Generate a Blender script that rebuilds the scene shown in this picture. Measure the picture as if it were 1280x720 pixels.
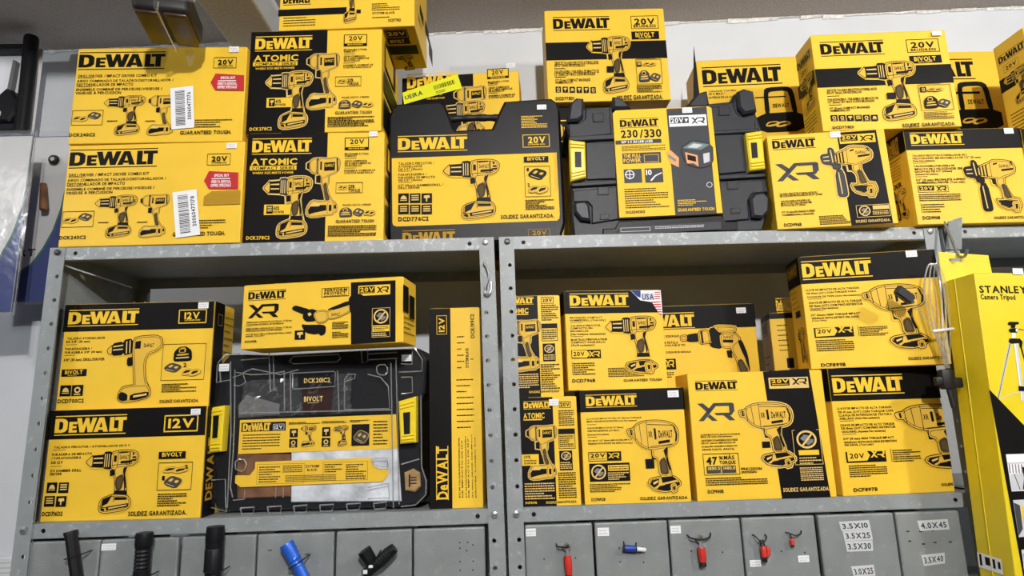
import bpy, bmesh, math, random
from mathutils import Vector, Matrix
for o in list(bpy.data.objects): bpy.data.objects.remove(o, do_unlink=True)
S = bpy.context.scene
COL = S.collection
rad = math.radians

# ---------------------------------------------------------------- camera, world, lights, exposure
cd = bpy.data.cameras.new('camera'); cam = bpy.data.objects.new('camera', cd); COL.objects.link(cam)
cd.sensor_width = 36; cd.lens = 21.934; cd.clip_start = .02
cam.matrix_world = Matrix(((.999425, .025925, -.021862, .92327), (-.016473, -.19237, -.981184, -1.26188), (-.029642, .98098, -.191833, .18572), (0, 0, 0, 1)))
S.camera = cam
w = bpy.data.worlds.new('room_ambient'); S.world = w; w.use_nodes = True
w.node_tree.nodes['Background'].inputs[0].default_value = (.80, .90, 1, 1)
w.node_tree.nodes['Background'].inputs[1].default_value = .05
def lamp(name, loc, power, size, col):
    l = bpy.data.lights.new(name, 'POINT'); l.shadow_soft_size = size; l.energy = power; l.color = col
    o = bpy.data.objects.new(name, l); COL.objects.link(o); o.location = loc
lamp('room_lamp_front', (1.15, -2.3, 1.18), 165, .035, (1, .975, .94))
lamp('room_lamp_right', (2.7, -1.5, 1.12), 58, .05, (1, .96, .90))
lamp('room_lamp_left', (-1.25, -1.35, 1.10), 30, .05, (.95, .98, 1))
S.view_settings.view_transform = 'Standard'; S.view_settings.look = 'None'
S.view_settings.exposure = .16; S.view_settings.gamma = 1; S.view_settings.use_curve_mapping = False

# ---------------------------------------------------------------- materials
def mat(name, col, rough=.5, spec=.5, metal=0, noise=0, nscale=40, bump=0, bscale=200, emis=None, coat=0):
    m = bpy.data.materials.new(name); m.use_nodes = True
    nt = m.node_tree; b = nt.nodes['Principled BSDF']
    b.inputs['Base Color'].default_value = (*col, 1); b.inputs['Roughness'].default_value = rough
    b.inputs['Specular IOR Level'].default_value = spec; b.inputs['Metallic'].default_value = metal
    b.inputs['Coat Weight'].default_value = coat; b.inputs['Coat Roughness'].default_value = .12
    tc = nt.nodes.new('ShaderNodeTexCoord')
    if noise:
        n = nt.nodes.new('ShaderNodeTexNoise'); n.inputs['Scale'].default_value = nscale; n.inputs['Detail'].default_value = 4
        nt.links.new(tc.outputs['Object'], n.inputs['Vector'])
        r = nt.nodes.new('ShaderNodeMapRange'); r.inputs[1].default_value = .3; r.inputs[2].default_value = .7
        r.inputs[3].default_value = 1 - noise; r.inputs[4].default_value = 1 + noise
        nt.links.new(n.outputs['Fac'], r.inputs[0])
        x = nt.nodes.new('ShaderNodeVectorMath'); x.operation = 'SCALE'; x.inputs[0].default_value = col
        nt.links.new(r.outputs[0], x.inputs['Scale']); nt.links.new(x.outputs[0], b.inputs['Base Color'])
    if bump:
        n2 = nt.nodes.new('ShaderNodeTexNoise'); n2.inputs['Scale'].default_value = bscale; n2.inputs['Detail'].default_value = 3
        nt.links.new(tc.outputs['Object'], n2.inputs['Vector'])
        bp = nt.nodes.new('ShaderNodeBump'); bp.inputs['Strength'].default_value = bump; bp.inputs['Distance'].default_value = .002
        nt.links.new(n2.outputs['Fac'], bp.inputs['Height']); nt.links.new(bp.outputs[0], b.inputs['Normal'])
    return m
def worn_steel(name, col, wear):
    m = mat(name, col, .45, .5, 0, .10, 14, .25, 300)
    nt = m.node_tree; b = nt.nodes['Principled BSDF']; src = b.inputs['Base Color'].links[0].from_socket
    tc = [n for n in nt.nodes if n.type == 'TEX_COORD'][0]
    n = nt.nodes.new('ShaderNodeTexNoise'); n.inputs['Scale'].default_value = 55; n.inputs['Detail'].default_value = 6; n.inputs['Roughness'].default_value = .75
    nt.links.new(tc.outputs['Object'], n.inputs['Vector'])
    r = nt.nodes.new('ShaderNodeValToRGB'); r.color_ramp.elements[0].position = .60 - wear * .1; r.color_ramp.elements[1].position = .66 - wear * .1
    r.color_ramp.elements[0].color = (0, 0, 0, 1); r.color_ramp.elements[1].color = (wear, wear, wear, 1)
    nt.links.new(n.outputs['Fac'], r.inputs[0])
    mx = nt.nodes.new('ShaderNodeMix'); mx.data_type = 'RGBA'; mx.inputs[7].default_value = (.62, .66, .68, 1)
    nt.links.new(r.outputs[0], mx.inputs[0]); nt.links.new(src, mx.inputs[6]); nt.links.new(mx.outputs[2], b.inputs['Base Color'])
    return m
def clear_plastic(name, white, gloss):
    m = bpy.data.materials.new(name); m.use_nodes = True; nt = m.node_tree; nt.nodes.clear()
    o = nt.nodes.new('ShaderNodeOutputMaterial'); t = nt.nodes.new('ShaderNodeBsdfTransparent'); g = nt.nodes.new('ShaderNodeBsdfGlossy'); d = nt.nodes.new('ShaderNodeBsdfDiffuse')
    t.inputs[0].default_value = (1, 1, 1, 1); g.inputs['Roughness'].default_value = .12; d.inputs[0].default_value = (.8, .85, .9, 1)
    f = nt.nodes.new('ShaderNodeLayerWeight'); f.inputs[0].default_value = .22
    n = nt.nodes.new('ShaderNodeTexNoise'); n.inputs['Scale'].default_value = 30; tc = nt.nodes.new('ShaderNodeTexCoord')
    bp = nt.nodes.new('ShaderNodeBump'); bp.inputs['Strength'].default_value = .35; bp.inputs['Distance'].default_value = .003
    nt.links.new(tc.outputs['Object'], n.inputs['Vector']); nt.links.new(n.outputs['Fac'], bp.inputs['Height'])
    nt.links.new(bp.outputs[0], g.inputs['Normal']); nt.links.new(bp.outputs[0], f.inputs['Normal'])
    ml = nt.nodes.new('ShaderNodeMath'); ml.operation = 'MULTIPLY_ADD'; ml.inputs[1].default_value = 1; ml.inputs[2].default_value = gloss; ml.use_clamp = True
    ml.inputs[1].default_value = .4; nt.links.new(f.outputs['Facing'], ml.inputs[0])
    m1 = nt.nodes.new('ShaderNodeMixShader'); m1.inputs[0].default_value = white
    nt.links.new(t.outputs[0], m1.inputs[1]); nt.links.new(d.outputs[0], m1.inputs[2])
    m2 = nt.nodes.new('ShaderNodeMixShader'); nt.links.new(ml.outputs[0], m2.inputs[0]); nt.links.new(m1.outputs[0], m2.inputs[1]); nt.links.new(g.outputs[0], m2.inputs[2])
    nt.links.new(m2.outputs[0], o.inputs[0]); return m
YEL = (.84, .535, .042)
M = {
 'carton': mat('yellow_carton_board', YEL, .46, .28, 0, .04, 12, .05, 350),
 'wall': mat('white_wall_paint', (.70, .73, .77), .75, .3, 0, .04, 5, .25, 60),
 'ceiling': mat('rough_ceiling_plaster', (.47, .43, .41), .9, .2, 0, .16, 160, .9, 190),
 'beam': mat('plastered_beam', (.66, .60, .46), .9, .2, 0, .10, 120, .7, 150),
 'flake': mat('flaking_white_paint', (.85, .85, .83), .8, .2, 0, .2, 90),
 'floor': mat('grey_floor_tile', (.07, .067, .065), .5),
 'steel': worn_steel('grey_shelf_paint', (.25, .275, .285), .25),
 'lip': worn_steel('scuffed_shelf_edge', (.29, .315, .33), .55),
 'drawer': worn_steel('hammered_drawer_paint', (.215, .235, .24), .12),
 'black': mat('black_plastic', (.007, .0075, .0095), .42, .22, 0, .15, 60, .15, 500),
 'case': mat('charcoal_case_plastic', (.013, .015, .021), .42, .32, 0, .12, 60, .25, 600),
 'caseb': mat('charcoal_boss_plastic', (.017, .020, .028), .38, .35, 0, .1, 60, .25, 600),
 'rubber': mat('black_rubber', (.010, .010, .011), .5, .4),
 'latch': mat('yellow_latch_plastic', (.80, .60, .02), .35, .5),
 'zinc': mat('zinc_bolt', (.55, .56, .56), .3, .5, .8),
 'darkbolt': mat('dark_bolt', (.05, .05, .055), .35, .5, .5),
 'wire': mat('steel_wire', (.35, .36, .36), .3, .5, .8),
 'clear': clear_plastic('clear_plastic', .008, .008), 'ridge': clear_plastic('clear_plastic_ridge', .2, .28), 'film': clear_plastic('clear_film', .03, .015),
 'cable': clear_plastic('clear_cable', .10, .12), 'crumple': clear_plastic('crumpled_bag_film', .05, .10),
 'bag': mat('clear_bagged_manual', (.62, .66, .72), .25, .6, 0, .35, 26, .9, 60),
 'brown': mat('brown_insert', (.16, .07, .03), .5, .5, 0, .5, 30),
 'tripod': mat('lemon_carton_board', (.74, .58, .015), .4, .5, 0, .03, 20, .08, 400),
 'blue': mat('blue_anodised_torch', (.02, .12, .62), .35, .5, .2), 'red': mat('red_sleeve', (.55, .03, .02), .4),
 'navysleeve': mat('blue_sleeve', (.02, .05, .35), .4), 'whiteplastic': mat('white_plastic', (.75, .77, .78), .4),
 'grip': mat('card_grey', (.14, .14, .145), .6),
 'cloth': mat('tan_plastic', (.42, .26, .10), .45, .5, 0, .2, 40),
 'battbase': mat('brown_pack_base', (.045, .020, .008), .3, .5, 0, .35, 35),
}
INK = {}
for k, n, c, r in (('K', 'black', (.006, .0055, .0055), .42), ('Y', 'yellow', YEL, .42), ('y', 'pale_yellow', (.74, .52, .17), .45), ('A', 'amber', (.42, .24, .02), .5),
    ('G', 'dark_grey', (.055, .058, .068), .4), ('g', 'mid_grey', (.2, .2, .21), .5), ('l', 'light_grey', (.55, .57, .6), .45), ('W', 'white', (.82, .83, .86), .45),
    ('R', 'red', (.50, .035, .04), .4), ('B', 'navy', (.03, .05, .22), .45), ('N', 'neon', (.80, .84, .03), .45), ('D', 'dark_brown', (.03, .012, .009), .4),
    ('T', 'tool_yellow', (.72, .45, .06), .45), ('r', 'grip_brown', (.10, .065, .025), .5), ('t', 'teal_grey', (.16, .24, .23), .4), ('V', 'green', (.02, .16, .10), .4),
    ('o', 'orange', (.8, .36, .16), .5)):
    INK[k] = mat('ink_' + n, c, r + .06, .12)
# pale paper of hang cards
INK['P'] = mat('ink_card_white', (.70, .70, .70), .5, .4)

# ---------------------------------------------------------------- mesh helpers
class MB:
    def __init__(s): s.v = []; s.f = []; s.m = []; s.mats = []
    def mi(s, m):
        if m not in s.mats: s.mats.append(m)
        return s.mats.index(m)
    def poly(s, pts, m):
        b = len(s.v); s.v += [tuple(p) for p in pts]; s.f.append(tuple(range(b, b + len(pts)))); s.m.append(s.mi(m))
    def mesh(s, vs, fs, m):
        b = len(s.v); s.v += [tuple(p) for p in vs]; k = s.mi(m)
        for f in fs: s.f.append(tuple(b + i for i in f)); s.m.append(k)
    def box(s, x0, y0, z0, x1, y1, z1, m):
        v = [(x, y, z) for x in (x0, x1) for y in (y0, y1) for z in (z0, z1)]
        s.mesh(v, [(0, 1, 3, 2), (4, 6, 7, 5), (0, 4, 5, 1), (2, 3, 7, 6), (0, 2, 6, 4), (1, 5, 7, 3)], m)
    def bbox(s, x0, y0, z0, x1, y1, z1, m, r=.003, seg=2):
        bm = bmesh.new(); bmesh.ops.create_cube(bm, size=1)
        for v in bm.verts: v.co = ((x0 + x1) / 2 + v.co.x * (x1 - x0), (y0 + y1) / 2 + v.co.y * (y1 - y0), (z0 + z1) / 2 + v.co.z * (z1 - z0))
        r = min(r, .45 * min(x1 - x0, y1 - y0, z1 - z0))
        bmesh.ops.bevel(bm, geom=bm.edges[:], offset=r, segments=seg, affect='EDGES', profile=.5)
        s.frombm(bm, m)
    def frombm(s, bm, m):
        bm.verts.index_update(); s.mesh([v.co[:] for v in bm.verts], [[v.index for v in f.verts] for f in bm.faces], m); bm.free()
    def prism(s, pts, y0, y1, m, bev=0):
        # outline pts (x,z), front y0, back y1, chamfered front edge
        a = sum(pts[i][0] * pts[(i + 1) % len(pts)][1] - pts[(i + 1) % len(pts)][0] * pts[i][1] for i in range(len(pts)))
        if a < 0: pts = pts[::-1]
        n = len(pts)
        if bev:
            inn = expand(pts, -bev)
            v = [(x, y0, z) for x, z in inn] + [(x, y0 + bev, z) for x, z in pts] + [(x, y1, z) for x, z in pts]
            fs = [tuple(range(n))] + [(i, i + n, (i + 1) % n + n, (i + 1) % n) for i in range(n)] + [(i + n, i + 2 * n, (i + 1) % n + 2 * n, (i + 1) % n + n) for i in range(n)] + [tuple(range(3 * n - 1, 2 * n - 1, -1))]
        else:
            v = [(x, y0, z) for x, z in pts] + [(x, y1, z) for x, z in pts]
            fs = [tuple(range(n))] + [(i, i + n, (i + 1) % n + n, (i + 1) % n) for i in range(n)] + [tuple(range(2 * n - 1, n - 1, -1))]
        s.mesh(v, fs, m)
    def tube(s, pts, r, m, n=8, cap=True):
        pts = [Vector(p) for p in pts]; rs = r if isinstance(r, (list, tuple)) else [r] * len(pts)
        rings = []; up = None
        for i, p in enumerate(pts):
            d = (pts[min(i + 1, len(pts) - 1)] - pts[max(i - 1, 0)]).normalized()
            if up is None: up = d.orthogonal().normalized()
            up = (up - d * up.dot(d))
            up = up.normalized() if up.length > 1e-6 else d.orthogonal().normalized()
            q = d.cross(up)
            rings.append([p + (up * math.cos(2 * math.pi * k / n) + q * math.sin(2 * math.pi * k / n)) * rs[i] for k in range(n)])
        v = [c for g in rings for c in g]; fs = []
        for i in range(len(pts) - 1):
            for k in range(n): fs.append((i * n + k, i * n + (k + 1) % n, (i + 1) * n + (k + 1) % n, (i + 1) * n + k))
        if cap: fs += [tuple(range(n))[::-1], tuple(range((len(pts) - 1) * n, len(pts) * n))]
        s.mesh(v, fs, m)
    def build(s, name, parent=None, smooth=False):
        me = bpy.data.meshes.new(name); me.from_pydata(s.v, [], s.f)
        for m in s.mats: me.materials.append(m)
        me.polygons.foreach_set('material_index', s.m)
        if smooth: me.polygons.foreach_set('use_smooth', [True] * len(s.f))
        me.update()
        o = bpy.data.objects.new(name, me); COL.objects.link(o)
        if parent: o.parent = parent
        if smooth:
            bm = bmesh.new(); bm.from_mesh(me); bmesh.ops.remove_doubles(bm, verts=bm.verts, dist=1e-6); bmesh.ops.recalc_face_normals(bm, faces=bm.faces)
            for e in bm.edges:
                if len(e.link_faces) == 2 and e.calc_face_angle(0) > .7: e.smooth = False
            bm.to_mesh(me); bm.free()
        return o
def expand(pts, t):
    n = len(pts)
    a = sum(pts[i][0] * pts[(i + 1) % n][1] - pts[(i + 1) % n][0] * pts[i][1] for i in range(n)); sg = 1 if a > 0 else -1
    out = []
    for i in range(n):
        p, q, r = pts[i - 1], pts[i], pts[(i + 1) % n]
        def nrm(a, b):
            dx, dy = b[0] - a[0], b[1] - a[1]; l = math.hypot(dx, dy) or 1e-9; return dy / l * sg, -dx / l * sg
        n1, n2 = nrm(p, q), nrm(q, r); d = max(.45, 1 + n1[0] * n2[0] + n1[1] * n2[1])
        out.append((q[0] + (n1[0] + n2[0]) * t / d, q[1] + (n1[1] + n2[1]) * t / d))
    return out
def thing(name, label, cat, loc=(0, 0, 0), rot=(0, 0, 0), group=None):
    o = bpy.data.objects.new(name, None); COL.objects.link(o); o.location = loc; o.rotation_euler = rot; o.empty_display_size = .05
    o['label'] = label; o['category'] = cat
    if group: o['group'] = group
    return o
def tag(o, label, cat, group=None):
    o['label'] = label; o['category'] = cat
    if group: o['group'] = group
    return o
def structure(o): o['kind'] = 'structure'; return o

# ---------------------------------------------------------------- glyphs (Blender's built-in font, turned to meshes once)
GL = {}
def make_glyphs(chars):
    tmp = []
    for ch in chars:
        c = bpy.data.curves.new('glyph', 'FONT'); c.body = ch; c.size = 1; c.offset = .03; c.resolution_u = 2; c.fill_mode = 'FRONT'
        o = bpy.data.objects.new('glyph', c); COL.objects.link(o); tmp.append((ch, o, c))
    dg = bpy.context.evaluated_depsgraph_get(); dg.update()
    for ch, o, c in tmp:
        e = o.evaluated_get(dg); me = e.to_mesh()
        v = [(p.co.x, p.co.y) for p in me.vertices]; f = [tuple(p.vertices) for p in me.polygons]; e.to_mesh_clear()
        if v:
            x0 = min(p[0] for p in v); x1 = max(p[0] for p in v)
            GL[ch] = ([(p[0] - x0, p[1]) for p in v], f, x1 - x0)
        bpy.data.objects.remove(o); bpy.data.curves.remove(c)

# ---- poses (x, y, yaw, width, height, base, depth) and printed artwork in millimetres on each face
POSE = {
    'A1': (0.018, -0.001, -0.3, 0.372, 0.224, 0.5425, 0.2),
    'A2': (0.019, -0.008, 0.6, 0.365, 0.222, 0.7665, 0.2),
    'B1': (0.3925, 0.005, 0.8, 0.292, 0.245, 0.5425, 0.2),
    'B2': (0.386, 0.008, -0.9, 0.292, 0.245, 0.7875, 0.2),
    'C': (0.447, 0.005, -2.2, 0.305, 0.225, 1.0325, 0.178),
    'D': (0.69, 0.215, -5.5, 0.3, 0.245, 0.786, 0.11),
    'E': (0.687, 0.06, -0.7, 0.379, 0.335, 0.5425, 0.1),
    'F': (1.085, 0.032, -2.8, 0.424, 0.311, 0.5425, 0.14),
    'G': (1.058, 0.16, -0.4, 0.305, 0.252, 0.928, 0.1),
    'H': (1.449, 0.2, -3.1, 0.3, 0.272, 0.784, 0.11),
    'L': (1.965, 0.205, 0.2, 0.3, 0.288, 0.784, 0.11),
    'J': (1.515, -0.004, -6.1, 0.244, 0.2105, 0.5425, 0.09),
    'I': (1.632, -0.018, -2.3, 0.296, 0.229, 0.755, 0.08),
    'K': (1.809, -0.015, 0, 0.254, 0.2125, 0.5425, 0.08),
    'M': (2.1, -0.034, 0, 0.3, 0.23, 0.755, 0.085),
    'N': (2.072, -0.01, 0, 0.254, 0.2125, 0.5425, 0.08),
    'O1': (0.025, 0.024, -3, 0.315, 0.2115, 0, 0.1),
    'O2': (0.029, 0.028, 0.3, 0.303, 0.215, 0.2115, 0.1),
    'P': (0.417, -0.035, -8.6, 0.328, 0.127, 0.317, 0.085),
    'Q': (0.345, 0.035, -4, 0.43, 0.315, 0, 0.13),
    'R': (0.778, 0.023, -2.1, 0.105, 0.397, 0, 0.25),
    'S1': (0.961, 0.012, -1.9, 0.113, 0.209, 0, 0.1),
    'S2': (0.95, 0.012, 0.6, 0.1, 0.208, 0.209, 0.12),
    'T1': (1.081, 0.009, -2.1, 0.207, 0.22, 0, 0.1),
    'T2': (1.059, 0.007, 4.0, 0.206, 0.204, 0.22, 0.1),
    'U': (1.225, 0.17, -2.0, 0.29, 0.215, 0.197, 0.1),
    'V': (1.553, 0.17, -12, 0.22, 0.237, 0.152, 0.1),
    'Y': (1.589, 0.006, 4.0, 0.235, 0.2495, 0, 0.09),
    'W': (1.56, 0.014, -9, 0.266, 0.236, 0.2495, 0.085),
    'X': (1.3, 0.003, 0.1, 0.275, 0.247, 0, 0.09),
    'TR': (1.802, -0.12, 0, 0.17, 0.62, -0.2045, 0.085),
}
ART = {
    'A2': {
        'F': """L|K|4.1,171.4,188.6,213.6|1
T|K|6.4,153.2,174,159.9|DRILL/DRIVER / IMPACT DRIVER COMBO KIT
R|K|6.2,150.9,40.2,151.8
T|K|5,142.1,210.4,147.8|JUEGO COMBINADO DE TALADRO/DESTORNILLADOR /
T|K|5.1,132.8,125.3,139.4|DESTORNILLADOR DE IMPACTO
R|K|5.7,130.6,38.7,131.6
T|K|5.4,122,188,127.7|ENSEMBLE COMBINÉ DE PERCEUSE/VISSEUSE /
T|K|4.6,113.8,101.1,119.9|VISSEUSE À PERCUSSION
P|k|67.6,16.2,154.8,109.7|drill
P|k|161.4,14.8,221.5,110.3|impact
O|K|3,41.7,68.4,76.4|1
P|k|5.6,48,36.7,67.3|batteries
P|k|36,53.9,63.8,73.3|charger
M|K|78.4,47.8,100.2,53.3|1
M|K|158.3,46.5,179.4,52|1
T|K|2,16.3,56.2,23.6|DCK240C2
T|K|233.6,16.9,341.7,25.2|GUARANTEED TOUGH.
M|K|263,31.3,341.4,52.1|4
O|K|294.5,171,343.8,197|1
T|K|303.9,179.6,336.8,191.2|20V
T|K|304.5,174.8,336,177.7|LITHIUM ION
S|W|326.5,208.3,347.3,221.9
G|R|291,136.6 300.4,157.9 361.9,153.2 363.8,116.1 302,118
T|W|311.8,144.6,343.2,150.8|SPECIAL BUY
R|W|306.6,139.4,345.3,141.3
T|W|306.1,130.9,347.4,137|OFERTA ESPECIAL
T|W|305.8,122.4,347.8,129|OFFRE SPÉCIALE
B|W|206.3,123.7 254.2,129.1 263.3,32 215.5,28.2|S0060477176""",
    },
    'A1': {
        'F': """L|K|4.1,171.4,188.6,213.6|1
T|K|6.4,153.2,174,159.9|DRILL/DRIVER / IMPACT DRIVER COMBO KIT
R|K|6.2,150.9,40.2,151.8
T|K|5,142.1,210.4,147.8|JUEGO COMBINADO DE TALADRO/DESTORNILLADOR /
T|K|5.1,132.8,125.3,139.4|DESTORNILLADOR DE IMPACTO
R|K|5.7,130.6,38.7,131.6
T|K|5.4,122,188,127.7|ENSEMBLE COMBINÉ DE PERCEUSE/VISSEUSE /
T|K|4.6,113.8,101.1,119.9|VISSEUSE À PERCUSSION
P|k|67.6,16.2,154.8,109.7|drill
P|k|161.4,14.8,221.5,110.3|impact
O|K|3,41.7,68.4,76.4|1
P|k|5.6,48,36.7,67.3|batteries
P|k|36,53.9,63.8,73.3|charger
M|K|78.4,47.8,100.2,53.3|1
M|K|158.3,46.5,179.4,52|1
T|K|2,16.3,56.2,23.6|DCK240C2
T|K|233.6,16.9,341.7,25.2|GUARANTEED TOUGH.
M|K|263,31.3,341.4,52.1|4
O|K|294.5,171,343.8,197|1
T|K|303.9,179.6,336.8,191.2|20V
T|K|304.5,174.8,336,177.7|LITHIUM ION
G|R|291,136.6 300.4,157.9 361.9,153.2 363.8,116.1 302,118
T|W|311.8,144.6,343.2,150.8|SPECIAL BUY
R|W|306.6,139.4,345.3,141.3
T|W|306.1,130.9,347.4,137|OFERTA ESPECIAL
T|W|305.8,122.4,347.8,129|OFFRE SPÉCIALE
S|W|333.9,207.8,355.6,220.1
G|A|292.9,82.3 293.3,101.2 308.4,112.7 368.6,113.8 369.4,82.9
B|W|227.2,111.7 276.8,117.9 291.2,18.5 241.5,12.5|S0060477178""",
    },
    'B1': {
        'F': """R|K|0,0,170.2,245
L|Y|10,196.9,136.4,233.6|1
T|Y|8.9,173.1,106.7,187.6|ATOMIC
R|Y|7.3,161,105.7,170.7
T|K|11.8,162.2,102,169.1|COMPACT SERIES
T|Y|13.1,152.6,100.1,157.4|WHERE SIZE MEETS POWER
P|y|127.5,53.5,198.8,189.5|impact
P|y|39.2,8.5,139.5,146|drill
R|Y|41.6,60.9,97.2,83.7
P|k|46.8,63.6,60.1,81.6|icon
T|K|61.5,71.1,73.4,79.8|40%
T|K|61.1,64,84.1,69.5|POWER
T|Y|7.8,7.8,56.2,15.2|DCK278C2
R|K|207.2,203.4,259.1,232.2
R|Y|209.1,210,257.2,230.1
T|K|218.5,217.4,249.1,228.1|20V
M|K|220.6,212.4,248.5,214.9|1
T|Y|215.8,205.5,250.1,208.4|BRUSHLESS
T|K|207.7,192.8,259.4,196.9|BRUSHLESS 2-TOOL
T|K|207.8,188.1,233.6,191.8|COMBO KIT
R|K|207.9,184.1,233,184.9
T|K|208,176.6,255.5,180.6|JUEGO COMBINADO
T|K|208.2,171.2,264.3,175.3|DE 2 HERRAMIENTAS
T|K|208.3,166.1,243.9,170.2|SIN ESCOBILLAS
R|K|207.6,162.2,233.4,163
T|K|207.8,155,273.6,158.6|ENSEMBLE COMBINÉ DE
T|K|207.9,149.8,269.1,153.8|2 OUTILS SANS BALAI
O|K|190.6,106.1,247.7,130|1
P|k|196.6,111.9,214.6,126.3|batteries
T|K|217.6,117.2,230.4,124.4|23%
T|K|217,109.1,241.8,115.5|TORQUE
T|K|206.4,78.1,265.6,81.6|INCLUDES / INCLUYE / COMPREND
P|k|199.3,53.4,226.2,74.6|bag
P|k|227.7,52.8,250.9,73.3|charger
P|k|251.6,53.1,274.8,70.4|batteries
T|K|192.4,40.5,272.4,46.7|GUARANTEED TOUGH
M|K|176.6,10.3,277.5,35.1|6
S|W|259.6,233.3,278,244.9""",
        'R': """R|K|12,20,170,85.8
R|K|12,102.9,170,151.9
R|K|25,166.6,150,232.8
R|Y|30,171.5,120,220.5""",
    },
    'C': {
        'F': """L|K|7.4,63.3,71.1,93.2|1
R|K|-2.4,35.9,152.1,52.8
P|k|129.5,10.1,179,120.5|drill
R|K|174.2,35.6,184.2,45
M|K|10.3,8.8,82.6,34.5|4
M|K|208.9,40,272.3,60.1|4
T|K|210.3,31.9,237.1,37.2|SYSTEM
T|K|240.3,31.5,261.1,36.9|BLACK
M|K|210.1,21,248.4,26.3|1
T|K|246.5,11.6,274.4,18.7|DCD778D1""",
        'B': """R|K|232.9,133.1,284.9,166.9
O|y|235,136.6,283,164.9|1
T|y|239.1,144.8,279.1,158.2|20V
R|K|232.9,109.6,283.8,134.9
T|y|238.8,115.5,271.4,128.1|BIVOLT
R|K|228.4,67.1,296.1,103.9
P|k|234.6,-4.4,280.1,62.9|drill""",
        'R': """R|K|67.3,78.3,119.7,102.3
R|K|146.6,84.3,205.1,114.7
R|K|203.6,55.7,266.7,102.7
M|K|42.6,46.8,92.8,60.9|4""",
    },
    'D': {
        'F': """R|K|0,0,183.7,245
L|Y|12.7,209.5,145.3,255.1|1
T|Y|11.9,192.2,104.8,207|ATOMIC
T|Y|63.5,181.4,110.2,186.3|WHERE SIZE MEETS POWER
P|y|135.3,63.4,217.4,211.1|impact
P|y|104,22,212,170.3|drill
R|K|219.8,226.6,275.2,254.3
R|Y|222.1,232.5,273,251.8
T|K|231.3,238.5,261.7,250.4|20V
M|K|233.3,234,261.5,236|1
T|Y|228.7,228.1,265.8,231.5|BRUSHLESS
T|K|221.6,215.7,275.9,220.1|BRUSHLESS 2-TOOL
T|K|221.5,211.9,246.4,215.8|COMBO KIT
R|K|221.4,208.9,246.3,209.9
T|K|222.6,199.5,275.4,204.4|JUEGO COMBINADO
T|K|222.5,193.8,282.9,198.7|DE 2 HERRAMIENTAS
T|K|222.4,189.7,262.1,193.6|SIN ESCOBILLAS
R|K|222.2,186.4,246.6,187.4
T|K|223,177.5,289.6,181.9|ENSEMBLE COMBINÉ DE
T|K|222.9,172.3,285.9,176.6|2 OUTILS SANS BALAI
S|W|269.4,252.8,292.1,265.6
G|N|1.2,203.8 144.4,245.2 155.3,204.9 6,171.4
Q""",
    },
    'I': {
        'F': """R|K|0,102.1,296,146.7
L|K|17.5,176.2,157.1,211.5|1
O|K|206.5,177.3,277.5,209.2|1.5
T|K|216.1,188.5,267.4,202.7|20V
T|K|214.3,180.7,269.4,186.7|BRUSHLESS
R|K|208.1,150.6,277.6,169.4
T|Y|218,156.6,265.6,166.8|BIVOLT
T|Y|226.4,152.3,257.1,155.3|127V-220V
P|k|93.7,16.5,215.6,158.7|drill
T|K|19.6,91.6,127.5,97.5|DRIVE DE TALADRO PERCUTOR/ATORNILLADOR
T|K|18.7,86,93.3,91|DE 1/2" (13mm) SIN ESCOBILLAS
R|K|18.4,80.3,45.2,81.6
T|K|18.8,69.8,127.5,75.6|PARAFUSADEIRA / FURADEIRA DE IMPACTO DE
T|K|18,64.1,118.2,69.1|1/2" (13mm) 20V MAX LI-ION BRUSHLESS
R|K|18.9,59.3,46.3,60.6
T|K|20,49.7,106.3,54.7|1/2" (13 mm) COMPACT BRUSHLESS
T|K|20.3,44.3,63.7,48.9|HAMMERDRILL KIT
P|K|19.6,22.6,34,36.6|icon
P|K|36.7,21.9,51.1,35.9|icon
P|K|53.7,21.2,68.2,35.2|icon
P|K|70.8,20.5,85.2,34.5|icon
P|K|87.9,19.8,102.2,33.8|icon
P|K|104.9,19.1,119.3,33.1|icon
T|K|19.9,3.8,65.2,10.3|DCD778D1
T|K|168.8,2.1,281.6,10.2|SOLIDEZ GARANTIZADA.
O|K|214.5,38.4,284.3,98.2|1
P|K|218.9,81.8,231.8,93.5|icon
P|k|234.1,80.7,267.6,93.2|batteries
P|k|222,43.8,252.3,72.8|bag
P|k|249.2,42.6,278.3,65.4|charger
M|K|219.7,100.4,266.9,103.7|1
M|K|217.2,17.6,280.5,34.8|5
R|K|145.5,68.8,164.5,82.6
S|W|263.6,214,284.1,224.4""",
        'L': """R|K|0,114.5,80,146.6
L|K|8,180.9,76,201.5|1
O|K|16,155.7,56,174|0.7
T|K|21.6,160.3,50.4,169.5|20V
P|k|12,68.7,72,151.1|drill
M|K|12,11.5,68,59.5|6""",
    },
    'G': {
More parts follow.
